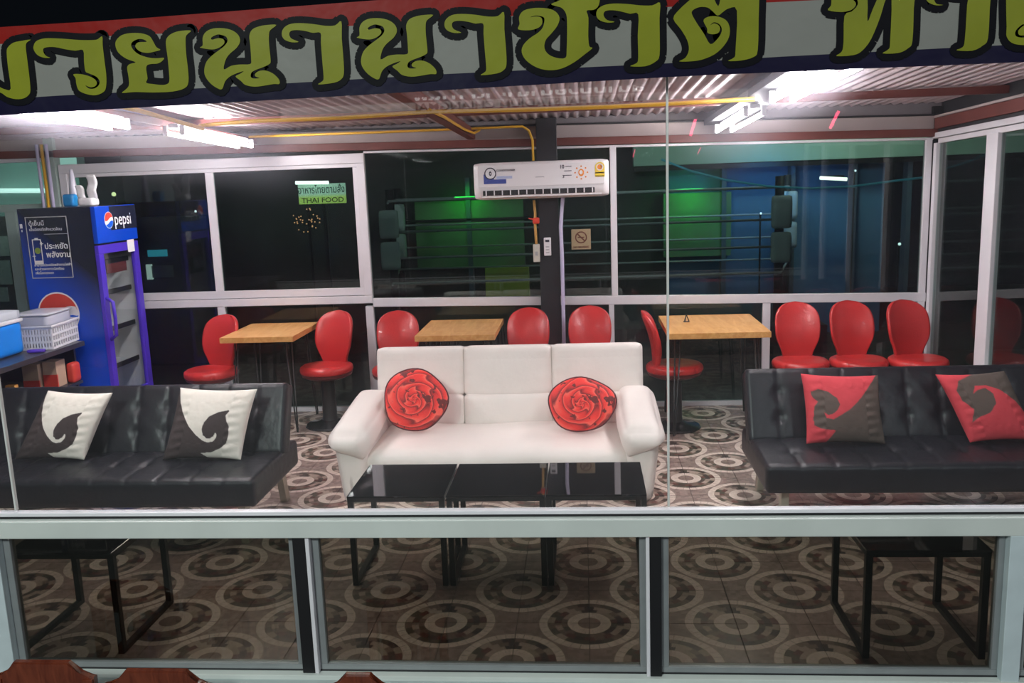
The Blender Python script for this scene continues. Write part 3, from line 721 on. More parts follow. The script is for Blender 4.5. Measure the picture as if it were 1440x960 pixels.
def swirl(quadpx, y, P, m, label, grp, lean=-.33):
    TL, TR, BR, BL = [at(a, b, y) for a, b in quadpx]; c = (TL+TR+BR+BL)/4
    k = 1/math.cos(lean)
    loc = [Vector((p.x-c.x, 0, (p.z-c.z)*1.02)) for p in (TL, TR, BR, BL)]
    N_ = 110; vs, fs, col = [], [], []
    for side in (-1, 1):
        for j in range(N_+1):
            for i in range(N_+1):
                u, v = i/N_, j/N_; p = loc[0]*(1-u)*(1-v)+loc[1]*u*(1-v)+loc[2]*u*v+loc[3]*(1-u)*v
                a, b_ = 2*u-1, 2*v-1; p = p*1.0; p.x *= 1-.06*(1-b_*b_); p.z *= 1-.06*(1-a*a)
                th = .070*((1-a*a)**.5*(1-b_*b_)**.5)**.8
                th += .003*math.sin(a*23+b_*5)*(abs(b_) > .6)*(1-abs(b_))+.003*math.sin(b_*25+a*4)*(abs(a) > .55)*(1-abs(a))*2
                vs.append((p.x, side*th, p.z)); col.append(1.0 if inpoly(u, v, P) else 0.0)
    n1 = N_+1
    for s in (0, 1):
        for j in range(N_):
            for i in range(N_):
                a = s*n1*n1+j*n1+i; q = (a, a+n1, a+n1+1, a+1); fs.append(q if s == 0 else q[::-1])
    me = bpy.data.meshes.new('cover'); me.from_pydata(vs, [], fs)
    ca = me.color_attributes.new('print', 'FLOAT_COLOR', 'POINT'); arr = np.repeat(np.array(col, dtype=np.float32)[:, None], 4, 1); arr[:, 3] = 1; ca.data.foreach_set('color', arr.ravel())
    bm = NB(); bm.from_mesh(me); bmesh.ops.remove_doubles(bm, verts=bm.verts, dist=.00005); bm.to_mesh(me); bm.free(); me.shade_smooth()
    o = link('swirl_cushion', me, m, None, c, (lean, 0, 0)); tag(o, label, 'cushion', grp); return o
swirl([(58, 551), (151, 554), (127, 643), (30, 643)], 1.40, SW, CM1, 'cream and brown swirl cushion near the left end of the left futon', 'cream swirl cushions')
swirl([(246, 547), (356, 549), (345, 643), (236, 643)], 1.40, SW, CM1, 'cream and brown swirl cushion near the right end of the left futon', 'cream swirl cushions')
swirl([(1130, 527), (1240, 529), (1240, 621), (1130, 621)], 1.53, SW3, CM2, 'red and brown swirl cushion in the middle part of the right futon', 'red swirl cushions')
swirl([(1321, 528), (1420, 523), (1454, 616), (1357, 619)], 1.53, SW4, CM2, 'tilted red and brown swirl cushion at the far right on the right futon', 'red swirl cushions')
# ================================================================== WALL ITEMS
ac = thing('air_conditioner', 'white wall-mounted air conditioner hung on the black post at the back', 'air conditioner', (.01, 3.68, 1.66))
def lb(name, x0, x1, y0, y1, z0, z1, m, p, bev=0, **k): return obj(name, box(NB(), x0, x1, y0, y1, z0, z1, bev), m, p, world=True, **k)
ACW = mat('white_abs', (.82, .80, .82), .3, noise=.02)
def acf(p, u):
    if u.z < -.3: p.y += .045*((-u.z-.3)/.7)**1.5*(u.y < 0)
    p.z += .006*p.x*0; return p
obj('body', soft(NB(), (0, -.09, .148), (.497, .095, .135), .028, fn=acf, nn=(20, 8, 14)), ACW, ac, True)
lb('front_panel', -.455, .475, 3.489, 3.50, 1.765, 1.925, ACW, ac, .004)
lb('outlet_slot', -.42, .40, 3.490, 3.52, 1.705, 1.742, mat('dark_slot', (.02, .02, .022), .5, noise=0), ac)
for k in range(14): lb('louvre_fin', -.40+.06*k, -.392+.06*k, 3.484, 3.495, 1.706, 1.741, ACW, ac)
lb('flap', -.43, .45, 3.486, 3.50, 1.690, 1.702, ACW, ac, .003)
for k in range(7): lb('top_vent', -.35+.11*k, -.27+.11*k, 3.52, 3.56, 1.942, 1.9455, mat('dark_slot', (.02, .02, .022), .5, noise=0), ac)
def acl(name, x0, x1, z0, z1, m, d=.0): return lb(name, x0, x1, 3.4872-d, 3.489, z0, z1, m, ac)
ind = mat('indigo_print', (.05, .08, .34), .5, noise=0)
acl('sticker', -.41, -.245, 1.79, 1.822, ind); acl('sticker', -.41, -.335, 1.822, 1.86, ind)
def disc(name, m, p, c, r, th=.001, n=28, axis='y', sx=1, sz=1, y0=0):
    bm = NB(); A = [bm.verts.new((c[0]+(r*sx*math.cos(k*2*PI/n) if axis == 'y' else 0), c[1]+(r*sx*math.cos(k*2*PI/n) if axis == 'x' else 0), c[2]+r*sz*math.sin(k*2*PI/n))) for k in range(n)]
    f = bm.faces.new(A); e = bmesh.ops.extrude_face_region(bm, geom=[f]); bmesh.ops.translate(bm, verts=[v for v in e['geom'] if isinstance(v, bmesh.types.BMVert)], vec=(th if axis == 'x' else 0, -th if axis == 'y' else 0, 0))
    return obj(name, bm, m, p, world=True)
dk = mat('print_black', (.03, .03, .05), .5, noise=0); wh = mat('print_white', (.8, .8, .82), .5, noise=0); og = mat('print_orange', (.85, .28, .04), .5, noise=0); ye = mat('print_yellow', (.85, .62, .05), .5, noise=0)
disc('sticker_ring', dk, ac, (-.36, 3.4872, 1.865), .044); disc('sticker_disc', wh, ac, (-.36, 3.4862, 1.865), .036); disc('sticker_drop', dk, ac, (-.36, 3.4852, 1.865), .014, sx=.7, sz=1.2); disc('sticker_drop', wh, ac, (-.36, 3.4842, 1.865), .005, sx=.7, sz=1.2)
text('print_text', 'CONDITIONER', .02, dk, ac, (-.255, 3.485-3.68, .225), FACE_CAM, .0004)
acl('print_swash', -.315, -.20, 1.825, 1.845, mat('print_pale_blue', (.45, .52, .75), .5, noise=0))
text('print_text', '10', .036, dk, ac, (.155, 3.485-3.68, .235), FACE_CAM, .001); text('print_text', '3', .03, dk, ac, (.165, 3.485-3.68, .165), FACE_CAM, .001)
for k in range(3): acl('print_line', .18 if k else .19, .235, 1.895-.032*k, 1.900-.032*k, dk)
for k in range(8):
    a = k*PI/4; disc('sun_dot', og, ac, (.305+.045*math.cos(a), 3.4872, 1.85+.045*math.sin(a)), .006)
disc('sun_disc', og, ac, (.305, 3.4872, 1.85), .021, sz=1.25); disc('sun_core', wh, ac, (.303, 3.4862, 1.852), .012, sz=1.25)
acl('energy_label', .405, .475, 1.815, 1.885, ye); disc('energy_arc', ye, ac, (.44, 3.4872, 1.885), .035); disc('energy_dial', wh, ac, (.44, 3.4862, 1.885), .026); disc('energy_dial', og, ac, (.44, 3.4852, 1.885), .018)
text('energy_number', '5', .03, wh, ac, (.44, 3.4842-3.68, .226), FACE_CAM, .0008)
acl('energy_line', .408, .472, 1.818, 1.824, dk); acl('energy_line', .408, .472, 1.84, 1.848, wh)
acl('maker_mark', -.03, .035, 1.826, 1.832, mat('print_grey', (.4, .4, .42), .5, noise=0))
rm = thing('remote_control', 'white air conditioner remote hanging on the black post', 'remote', (.037, 3.70, 1.235))
lb('remote_body', .010, .064, 3.672, 3.699, 1.236, 1.373, ACW, rm, .006); lb('display', .022, .052, 3.670, 3.6725, 1.34, 1.358, dk, rm)
for k in range(3): lb('button_row', .024, .050, 3.670, 3.6725, 1.30-.022*k, 1.308-.022*k, mat('print_grey', (.4, .4, .42), .5, noise=0), rm)
sw = thing('breaker_switch', 'pale box switch hanging on the yellow cable left of the black post', 'switch', (-.047, 3.74, 1.19))
lb('switch_box', -.074, -.022, 3.68, 3.72, 1.19, 1.325, mat('aged_plastic', (.62, .60, .52), .4), sw, .005); lb('switch_lever', -.058, -.038, 3.672, 3.681, 1.24, 1.27, mat('print_grey', (.4, .4, .42), .5, noise=0), sw, .002)
ns = thing('no_smoking_sign', 'small tan no smoking plate on the back window right of the black post', 'sign', (.293, 3.82, 1.343))
lb('plate', .218, .368, 3.826, 3.832, 1.265, 1.421, mat('tan_plate', (.40, .31, .18), .5), ns, .002)
br = mat('sign_brown', (.13, .035, .02), .5, noise=0)
bm = NB()
for k in range(32):
    a, b = k*2*PI/32, (k+1)*2*PI/32
    vs = [bm.verts.new((.293+r*math.cos(t), 3.8245, 1.358+r*math.sin(t))) for r, t in ((.046, a), (.046, b), (.037, b), (.037, a))]; bm.faces.new(vs)
obj('prohibition_ring', bm, br, ns, world=True)
bm = NB(); [bm.verts.new(v) for v in ((.293-.034, 3.824, 1.358+.027), (.293-.027, 3.824, 1.358+.034), (.293+.034, 3.824, 1.358-.027), (.293+.027, 3.824, 1.358-.034))]; bm.verts.ensure_lookup_table(); bm.faces.new(bm.verts); obj('prohibition_bar', bm, br, ns, world=True)
lb('cigarette', .268, .318, 3.8246, 3.8252, 1.354, 1.362, br, ns); text('sign_text', 'NO SMOKING', .019, br, ns, (0, 3.8245-3.82, -.060), FACE_CAM, .0006)
# conduits, pipes
def pipe(name, pts, r, m, label, cat, grp=None):
    return tag(obj(name, path(NB(), pts, r, 10), m, None, True), label, cat, grp)
cpts = [at(*a, y) for a, y in (((190, 154), 1.9), ((240, 168), 2.5), ((287, 181), 3.05))]
pipe('conduit', [at(165, 148, .45), at(190, 154, .72), at(240, 168, 1.25), at(285, 181, 1.72), (-1.80, 1.80, 2.172), (-1.70, 1.80, 2.178), (-1.45, 1.72, 2.180), (-1.0, 1.77, 2.180), (-.48, 1.59, 2.180), (-.05, 1.72, 2.180), (.47, 1.77, 2.180), (.84, 1.73, 2.180), (1.20, 1.66, 2.180)], .011, YEL, 'long yellow conduit running across the ceiling between the lamps', 'conduit')
pipe('conduit', [(-2.2, 3.62, 2.205), (-1.2, 3.62, 2.20), (-.4, 3.61, 2.20), (-.12, 3.61, 2.20), (-.075, 3.63, 2.17), (-.052, 3.66, 2.10), (-.050, 3.66, 1.95)], .009, YEL, 'yellow conduit along the back beam that bends down to the air conditioner', 'conduit')
pipe('conduit', [(-.485, 1.65, 2.195), (-.485, 2.2, 2.19), (-.48, 3.0, 2.165), (-.47, 3.50, 2.16), (-.44, 3.60, 2.185)], .009, YEL, 'short yellow conduit beside the red rafter', 'conduit')
pipe('cable', [(-.055, 3.66, 1.66), (-.048, 3.66, 1.56), (-.052, 3.665, 1.48), (-.050, 3.68, 1.40), (-.048, 3.69, 1.327)], .010, mat('ochre_cable', (.62, .36, .10), .5), 'ochre cable with a red tie hanging below the air conditioner', 'cable')
b = NB(); soft(b, (-.043, 3.655, 1.505), (.026, .02, .024), .012, n=6); tube(b, (-.10, 3.655, 1.525), (-.02, 3.655, 1.505), .006, 6); tag(obj('cable_tie', b, mat('red_tape', (.7, .06, .03), .5), None, True), 'knot of red tape tied round the ochre cable', 'tie')
pipe('drain_pipe', [(.165, 3.66, 1.68), (.155, 3.66, 1.60), (.142, 3.66, 1.45), (.146, 3.66, 1.25), (.146, 3.66, .8), (.140, 3.66, .02)], .014, PVC, 'pale lavender drain pipe running down beside the black post', 'pipe')
b = NB(); tube(b, (.05, 3.66, 1.665), (.075, 3.66, 1.63), .016, 8); 
for i, (x, m, l) in enumerate(((-3.985, PVC, 'grey pipe rising at the left corner of the back wall'), (-3.945, YEL, 'yellow pipe rising at the left corner of the back wall'), (-3.905, PVC, 'pale pipe rising between the yellow pipe and the window'))):
    pipe('riser_pipe', [(x, 3.77, 0), (x, 3.77, 2.22)], .013, m, l, 'pipe')
# ---- fluorescent battens
def batten(x, y0, y1, z0, z1, label):
    T_ = thing('fluorescent_lamp', label, 'lamp', (x, (y0+y1)/2, (z0+z1)/2), 0, 'twin tube ceiling lamps')
    def sl(bm):
        for v in bm.verts: v.co.z += (z1-z0)*((v.co.y-y0)/(y1-y0)-.5)+(z0+z1)/2
        return bm
    obj('batten', sl(box(NB(), x-.03, x+.03, y0, y1, .028, .055, .003)), LAMPW, T_, world=True)
    for s in (-1, 1):
        obj('lamp_tube', sl(tube(NB(), (x+s*.052, y0+.015, 0), (x+s*.052, y1-.015, 0), .013, 10)), TUBEM, T_, True, world=True)
        for y in (y0+.007, y1-.007): obj('lamp_holder', sl(box(NB(), x+s*.052-.014, x+s*.052+.014, y-.008, y+.008, -.015, .045, .002)), LAMPW, T_, world=True)
batten(-2.16, 2.25, 3.42, 2.170, 2.128, 'twin tube lamp on the left, the far one near the back windows')
batten(-2.17, .45, 1.62, 2.215, 2.168, 'twin tube lamp on the left, the near one close to the glass')
batten(1.33, 2.35, 3.50, 2.150, 2.108, 'twin tube lamp on the right, the far one near the back windows')
batten(1.34, .50, 1.68, 2.205, 2.172, 'twin tube lamp on the right, the near one close to the glass')
# ================================================================== LEFT CORNER
fr = thing('drinks_fridge', 'tall blue glass-door drinks fridge in the left back corner', 'fridge', (-3.375, 3.18, 0))
def fbm(name):
    m, t, b = nt(name); g = node(t, 'ShaderNodeNewGeometry'); s = node(t, 'ShaderNodeSeparateXYZ'); t.links.new(g.outputs['Position'], s.inputs[0])
    n = node(t, 'ShaderNodeTexNoise', i_Scale=3.0, i_Detail=3); t.links.new(g.outputs['Position'], n.inputs['Vector'])
    a = node(t, 'ShaderNodeMath', operation='MULTIPLY_ADD'); a.inputs[1].default_value = -.35; t.links.new(s.outputs[0], a.inputs[0]); a.inputs[2].default_value = -1.15
    c = node(t, 'ShaderNodeMath', operation='SUBTRACT'); t.links.new(a.outputs[0], c.inputs[0]); 
    z = node(t, 'ShaderNodeMath', operation='MULTIPLY'); z.inputs[1].default_value = -1.0; t.links.new(s.outputs[2], z.inputs[0])
    d = node(t, 'ShaderNodeMath', operation='ADD'); t.links.new(s.outputs[2], d.inputs[0])
    e = node(t, 'ShaderNodeMath', operation='MULTIPLY'); e.inputs[1].default_value = .95; t.links.new(s.outputs[0], e.inputs[0]); t.links.new(e.outputs[0], d.inputs[1])
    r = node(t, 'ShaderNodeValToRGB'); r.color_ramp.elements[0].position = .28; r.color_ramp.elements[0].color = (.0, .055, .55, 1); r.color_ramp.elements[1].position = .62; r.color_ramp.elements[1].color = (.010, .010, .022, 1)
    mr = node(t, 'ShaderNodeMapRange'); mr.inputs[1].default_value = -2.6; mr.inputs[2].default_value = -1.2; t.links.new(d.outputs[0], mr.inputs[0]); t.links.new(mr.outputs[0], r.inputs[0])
    t.links.new(r.outputs[0], b.inputs['Base Color']); b.inputs['Roughness'].default_value = .25; return m
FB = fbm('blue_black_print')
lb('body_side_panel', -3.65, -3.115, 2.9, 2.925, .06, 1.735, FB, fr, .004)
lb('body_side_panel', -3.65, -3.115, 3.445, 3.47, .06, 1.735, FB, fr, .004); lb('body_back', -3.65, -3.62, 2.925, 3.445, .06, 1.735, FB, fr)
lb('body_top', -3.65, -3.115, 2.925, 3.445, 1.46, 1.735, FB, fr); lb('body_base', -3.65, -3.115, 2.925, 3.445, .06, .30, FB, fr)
lb('toe_plinth', -3.62, -3.15, 2.93, 3.44, 0, .06, BLACKP, fr)
GI = mat('grey_fridge_liner', (.62, .63, .66), .4)
lb('inner_side_panel', -3.60, -3.13, 3.43, 3.444, .30, 1.46, GI, fr); lb('inner_side_panel', -3.60, -3.13, 2.926, 2.932, .30, 1.46, GI, fr)
lb('liner', -3.61, -3.60, 2.93, 3.44, .30, 1.46, GI, fr)
for z in (.55, .83, 1.10, 1.32):
    lb('shelf', -3.60, -3.16, 2.93, 3.44, z, z+.012, mat('wire_shelf', (.55, .56, .58), .4, metal=.4), fr); lb('shelf_lip', -3.165, -3.155, 2.93, 3.44, z-.005, z+.03, BLACKP, fr)
PU = mat('violet_blue_door', (.07, .03, .50), .3)
door = lb('door', -3.112, -3.110, 2.90, 3.47, .30, .305, PU, fr)
for a in ((2.90, 3.47, 1.40, 1.462), (2.90, 3.47, .30, .36), (2.90, 2.965, .36, 1.40), (3.40, 3.47, .36, 1.40)): lb('door_frame', -3.115, -3.085, a[0], a[1], a[2], a[3], PU, door, .004)
lb('door_glass', -3.105, -3.098, 2.965, 3.40, .36, 1.40, CLEAR, door)
obj('door_handle', path(NB(), [(-3.085, 2.925, 1.09), (-3.04, 2.925, 1.06), (-3.035, 2.925, .95), (-3.04, 2.925, .82), (-3.085, 2.925, .79)], .013, 8), PU, door, True, world=True)
hb = NB(); NSEG = 8
lb('header_panel', -3.115, -3.080, 2.90, 3.47, 1.475, 1.735, mat('header_blue', (.0, .05, .50), .25), fr, .006)
lb('header_dark_panel', -3.0805, -3.0785, 3.09, 3.468, 1.56, 1.73, mat('header_navy', (.012, .014, .035), .25, noise=0), fr)
gr_ = mat('globe_red', (.62, .05, .03), .3, noise=0); gb_ = mat('globe_blue', (.0, .09, .6), .3, noise=0)
def globe(p, face, c, r):
    """round three-colour emblem: white disc, red cap, blue foot, wavy white band between"""
    n = 24
    def place(u, v, d): return (c[0]+u*r, c[1]-d, c[2]+v*r) if face == 'y' else (c[0]+d, c[1]+u*r, c[2]+v*r)
    def wave(u, o): return o+.22*math.sin(u*2.6)
    for name, m_, f, d in (('emblem_disc', wh, None, .001), ('emblem_red', gr_, (.12, 1), .002), ('emblem_blue', gb_, (-.30, -1), .002)):
        bm = NB(); R2 = 1.0 if f is None else .93
        if f is None: bm.faces.new([bm.verts.new(place(math.cos(k*2*PI/n), math.sin(k*2*PI/n), d)) for k in range(n)])
        else:
            us = [-1+2*k/n for k in range(n+1)]; top_, lo = [], []
            for u in us:
                u *= R2*.995; h = math.sqrt(max(0, R2*R2-u*u)); wv = wave(u, f[0])
                if f[1] > 0: a, b_ = h, max(min(wv, h), -h)
                else: a, b_ = min(max(wv, -h), h), -h
                top_.append(bm.verts.new(place(u, a, d))); lo.append(bm.verts.new(place(u, b_, d)))
            for k in range(n): bm.faces.new((top_[k], top_[k+1], lo[k+1], lo[k]))
        obj(name, bm, m_, p, world=True)
globe(fr, 'x', (-3.079, 3.07, 1.633), .060)
text('header_text', 'pepsi', .125, wh, fr, (-3.0765+3.375, 3.265-3.18, 1.632), (PI/2, 0, PI/2), .0008, .95)
lb('price_card', -3.083, -3.080, 3.30, 3.40, 1.385, 1.475, wh, fr); lb('inner_card', -3.12, -3.117, 3.03, 3.32, 1.25, 1.32, mat('maroon_card', (.10, .02, .02), .5), fr)
globe(fr, 'y', (-3.435, 2.899, .99), .155)
# poster printed on the fridge side
PY = 2.8985-3.18; GL = mat('print_grey_light', (.5, .5, .48), .5, noise=0)
def pl(name, x0, x1, z0, z1, m_): return lb(name, x0, x1, 2.8975, 2.8995, z0, z1, m_, fr)
for a in ((-3.597, -3.292, 1.672, 1.677), (-3.597, -3.292, 1.245, 1.25), (-3.597, -3.592, 1.25, 1.672), (-3.297, -3.292, 1.25, 1.672), (-3.47, -3.297, 1.553, 1.556)): pl('poster_line', *a, GL)
def pt(s, size, x, z, m_=wh, b=.0004, al='LEFT'): text('poster_text', s, size, m_, fr, (x+3.375, PY-.0015, z), FACE_CAM, b, 1, al)
pt('ตู้เย็นนี้', .042, -3.575, 1.630); pt('เป็นมิตรต่อสิ่งแวดล้อม', .027, -3.575, 1.588)
pt('ประหยัด', .054, -3.478, 1.468, wh, .0012); pt('พลังงาน', .054, -3.472, 1.408, wh, .0012)
for k, s in enumerate(('สามารถประหยัดพลังงานไฟฟ้า', 'และช่วยลดภาวะโลกร้อน', 'เพื่อโลกของเรา')): pt(s, .0235, -3.57, 1.338-.028*k)
for a in ((-3.565, -3.500, 1.515, 1.521), (-3.565, -3.560, 1.37, 1.515), (-3.505, -3.500, 1.37, 1.515), (-3.565, -3.500, 1.345, 1.37), (-3.545, -3.520, 1.521, 1.530), (-3.51, -3.485, 1.487, 1.492), (-3.5, -3.495, 1.477, 1.502), (-3.575, -3.552, 1.40, 1.405)): pl('battery_icon', *a, wh)
disc('leaf_icon', mat('leaf_green', (.2, .3, .04), .5, noise=0), fr, (-3.532, 2.8985, 1.44), .022)
pl('plug_sticker', -3.640, -3.622, 1.60, 1.63, wh); pl('plug_sticker', -3.633, -3.626, 1.575, 1.59, wh)
# bottles inside the fridge
for k, (y, x, z, c) in enumerate(((3.02, -3.25, .30, (.30, .30, .05)), (3.10, -3.25, .30, (.36, .34, .06)), (3.19, -3.26, .30, (.40, .38, .10)), (3.0, -3.25, 1.112, (.02, .02, .02)), (3.07, -3.26, 1.112, (.03, .02, .02)))):
    B_ = obj('bottle', lathe(NB(), [(.001, 0), (.03, 0), (.032, .02), (.032, .13), (.012, .19), (.012, .215), (.014, .22), (.001, .225)], 14), mat('bottle_%d' % k, c, .15), None, True, loc=(x, y, z))
    tag(B_, ('olive bottle low in the fridge, nearest the door handle', 'olive-yellow bottle low in the fridge, middle of three', 'palest yellow bottle low in the fridge, furthest from the handle', 'black bottle on an upper fridge shelf, beside the handle', 'brown-black bottle on an upper fridge shelf, behind the black one')[k], 'bottle', 'bottles in the fridge')
# on top of the fridge
bm = NB(); soft(bm, (0, 0, .03), (.06, .05, .03), .02, n=8)
for s, a, h in ((-1, .5, .10), (1, .15, .17)):
    def ff(p, u, s=s, a=a): p.x += s*a*(p.z+.05)*.6; p.y += .012*math.sin(p.z*60); p.x *= .4+.6*math.sin((u.z+1)*PI/2+.25)**2 if False else 1; return p
    soft(bm, (s*.035, 0, .05+h/2), (.028 if s < 0 else .034, .012, h/2), .012, n=8, fn=ff)
tag(obj('plastic_bag', bm, mat('white_bag', (.75, .74, .76), .5, bump=.4, bscale=20), None, True, loc=(-3.22, 3.08, 1.736)), 'knotted white plastic bag standing on top of the blue fridge', 'bag')
tag(obj('blue_tub', soft(NB(), (0, 0, .045), (.04, .04, .045), .015, n=6), mat('cyan_plastic', (.02, .30, .72), .3), None, True, loc=(-3.40, 3.16, 1.736)), 'small bright blue tub on top of the fridge', 'tub')
bm = lathe(NB(), [(.001, 0), (.035, 0), (.036, .05), (.020, .20), (.012, .27), (.001, .27)], 12)
tag(obj('clear_bag', bm, mat('milky_plastic', (.62, .62, .72), .3), None, True, loc=(-3.45, 3.30, 1.736)), 'tall milky plastic bottle behind the blue tub on the fridge', 'bottle')
# ---- dark counter with things on it
ct = thing('side_counter', 'dark counter with open shelf running along the left side', 'counter', (-3.7, 1.9, 0))
CT = mat('dark_laminate', (.035, .035, .045), .3)
lb('worktop', -4.2, -3.235, .6, 2.84, .765, .80, CT, ct, .004); lb('shelf', -4.2, -3.27, .65, 2.82, .50, .52, CT, ct)
for y in (.62, 1.72, 2.80): lb('side_panel', -4.18, -3.30, y, y+.02, 0, .765, CT, ct)
lb('back_panel', -4.2, -4.18, .62, 2.82, 0, .765, CT, ct)
CB = mat('blue_cool_box', (.0, .22, .80), .35); WP = mat('white_plastic', (.78, .78, .82), .4)
cb = thing('cool_box', 'blue cool box with white lid on the counter, cut by the left frame edge', 'cool box', (-3.625, 2.27, .801))
obj('box_body', soft(NB(), (0, 0, .11), (.225, .15, .11), .03, n=8), CB, cb, True); obj('white_band', soft(NB(), (0, 0, .222), (.232, .157, .014), .01, n=6), WP, cb, True)
obj('lid', soft(NB(), (0, 0, .262), (.225, .15, .032), .02, n=6), mat('pale_lid', (.55, .60, .66), .4), cb, True); obj('latch', box(NB(), .19, .226, -.165, -.148, .20, .285, .004), WP, cb)
obj('label', box(NB(), .06, .17, -.1535, -.149, .10, .165, .001), WP, cb); obj('label_mark', box(NB(), .075, .125, -.1545, -.1535, .11, .145), mat('red_mark', (.7, .05, .03), .5), cb); obj('label_mark', box(NB(), .13, .16, -.1545, -.1535, .12, .15), mat('yellow_mark', (.8, .6, .05), .5), cb)
def basket():
    K = thing('plastic_basket', 'white slatted plastic basket on the counter before the blue fridge', 'basket', (-3.42, 2.68, .801), math.radians(6))
    a, b_, h = .14, .19, .15
    for s in (-1, 1):
        bm = NB()
        for k in range(15): x = -a+.005+k*(2*a-.01)/14; box(bm, x-.005, x+.005, s*b_-.003, s*b_+.003, .012, h)
        for z in (.008, .052, .098, .145): box(bm, -a, a, s*b_-.0035, s*b_+.0035, z-.007, z+.007)
        obj('slatted_side', bm, WP, K); bm = NB()
        for k in range(12): y = -b_+.005+k*(2*b_-.01)/11; box(bm, s*a-.003, s*a+.003, y-.005, y+.005, .012, h)
        for z in (.008, .052, .098, .145): box(bm, s*a-.0035, s*a+.0035, -b_, b_, z-.007, z+.007)
        obj('slatted_side', bm, WP, K)
    obj('basket_floor', box(NB(), -a, a, -b_, b_, 0, .008), WP, K)
    bm = NB()
    for s in (-1, 1): box(bm, -a-.012, a+.012, s*(b_+.006)-.008, s*(b_+.006)+.008, .150, .162, .002); box(bm, s*(a+.006)-.008, s*(a+.006)+.008, -b_, b_, .150, .162, .002)
    obj('rim', bm, WP, K)
    obj('lining', soft(NB(), (0, 0, .075), (a-.012, b_-.012, .066), .02, n=4), mat('grey_cloth', (.42, .42, .46), .8), K, True)
    return K
basket()
tub = thing('storage_tub', 'clear lidded plastic tub resting inside the white basket', 'tub', (-3.425, 2.68, .943), math.radians(5))
obj('tub_body', soft(NB(), (0, 0, .045), (.122, .17, .042), .02, n=8), mat('frosted_plastic', (.50, .52, .60), .25), tub, True)
obj('tub_lid', soft(NB(), (0, 0, .091), (.130, .178, .007), .006, n=6), mat('frosted_lid', (.62, .64, .70), .25), tub, True)
tag(obj('bag_clip', soft(NB(), (0, 0, .012), (.055, .02, .011), .008, n=5), mat('violet_plastic', (.08, .03, .40), .4), None, True, loc=(-3.315, 2.40, .801), rot=(0, 0, .2)), 'small violet object on the counter between cool box and basket', 'clip')
for k, (x, y, s, l, c, h) in enumerate(((-3.455, 2.60, .055, 'tan and red carton on the counter shelf, left one of the pair', (.42, .28, .20), .17), (-3.340, 2.64, .048, 'tan and red carton on the counter shelf, right one of the pair', (.48, .34, .25), .18))):
    K = thing('carton', l, 'carton', (x-.02, y, .521), .05, 'cartons on the counter shelf')
    obj('carton_box', box(NB(), -s, s, -.06, .06, 0, h, .003), mat('carton_tan', (.50, .36, .26), .6), K); obj('carton_print', box(NB(), -s-.001, s+.001, -.0615, -.05, 0, .06+.03*k), mat('carton_red', (.60, .05, .03), .5), K)
tag(obj('red_bag', soft(NB(), (0, 0, .07), (.03, .05, .07), .02, n=6), mat('carton_red', (.60, .05, .03), .5), None, True, loc=(-3.295, 2.76, .521)), 'red pack beside the cartons on the counter shelf', 'pack')
sp = thing('snack_pack', 'small orange and white snack pack at the left end of the futon back', 'pack', (-3.37, 2.2, .521))
obj('pack_front', box(NB(), -.045, .02, -.02, .02, 0, .11, .004), mat('orange_pack', (.85, .42, .10), .5), sp); obj('pack_white', box(NB(), .02, .05, -.02, .02, .02, .09, .004), WP, sp)
# ================================================================== WOODEN CHAIRS OUTSIDE
REDW = wood('red_brown_varnish', (.10, .020, .010), (.20, .045, .02), .22, (14, 3, 3))
def wchair(px0, px1, pyt, y, label):
    a, b = at(px0, pyt, y), at(px1, pyt+4, y); cx, hw, zt = (a.x+b.x)/2, (b.x-a.x)/2, (a.z+b.z)/2
    g0 = -.6; H = zt-g0; K = thing('wooden_chair', label, 'chair', (cx, y, g0), 0, 'wooden chairs outside the glass')
    bm = NB(); P = [(-hw, H-.14), (-hw, H-.055), (-hw+.05, H-.045), (-hw+.085, H), (hw-.085, H), (hw-.05, H-.045), (hw, H-.055), (hw, H-.14)]
    A = [bm.verts.new((x, -.014, z)) for x, z in P]; B = [bm.verts.new((x, .014, z)) for x, z in P]
    bm.faces.new(A); bm.faces.new(B[::-1])
    for i in range(8): bm.faces.new((A[i], A[(i+1) % 8], B[(i+1) % 8], B[i]))
    bmesh.ops.bevel(bm, geom=[e for e in bm.edges if abs(e.verts[0].co.y-e.verts[1].co.y) < .001], offset=.005, segments=2, affect='EDGES')
    obj('crest_rail', bm, REDW, K)
    for s in (-1, 1): obj('back_post', box(NB(), s*(hw-.02)-.018, s*(hw-.02)+.018, -.02, .02, 0, H-.06, .003), REDW, K); obj('leg', box(NB(), s*(hw-.02)-.018, s*(hw-.02)+.018, -.44, -.40, 0, .42, .003), REDW, K)
    for k in range(5): x = (-.5+k/4)*(2*hw-.14); obj('back_slat', box(NB(), x-.014, x+.014, -.008, .008, .46, H-.13, .002), REDW, K)
    obj('seat', box(NB(), -hw, hw, -.45, .02, .42, .455, .006), REDW, K); return K
wchair(-12, 131, 927, -.42, 'red-brown wooden chair outside the glass, leftmost at the bottom edge')
wchair(144, 296, 939, -.42, 'red-brown wooden chair outside the glass, second from the left')
wchair(452, 556, 944, -.42, 'red-brown wooden chair outside the glass, below the middle smoked pane')
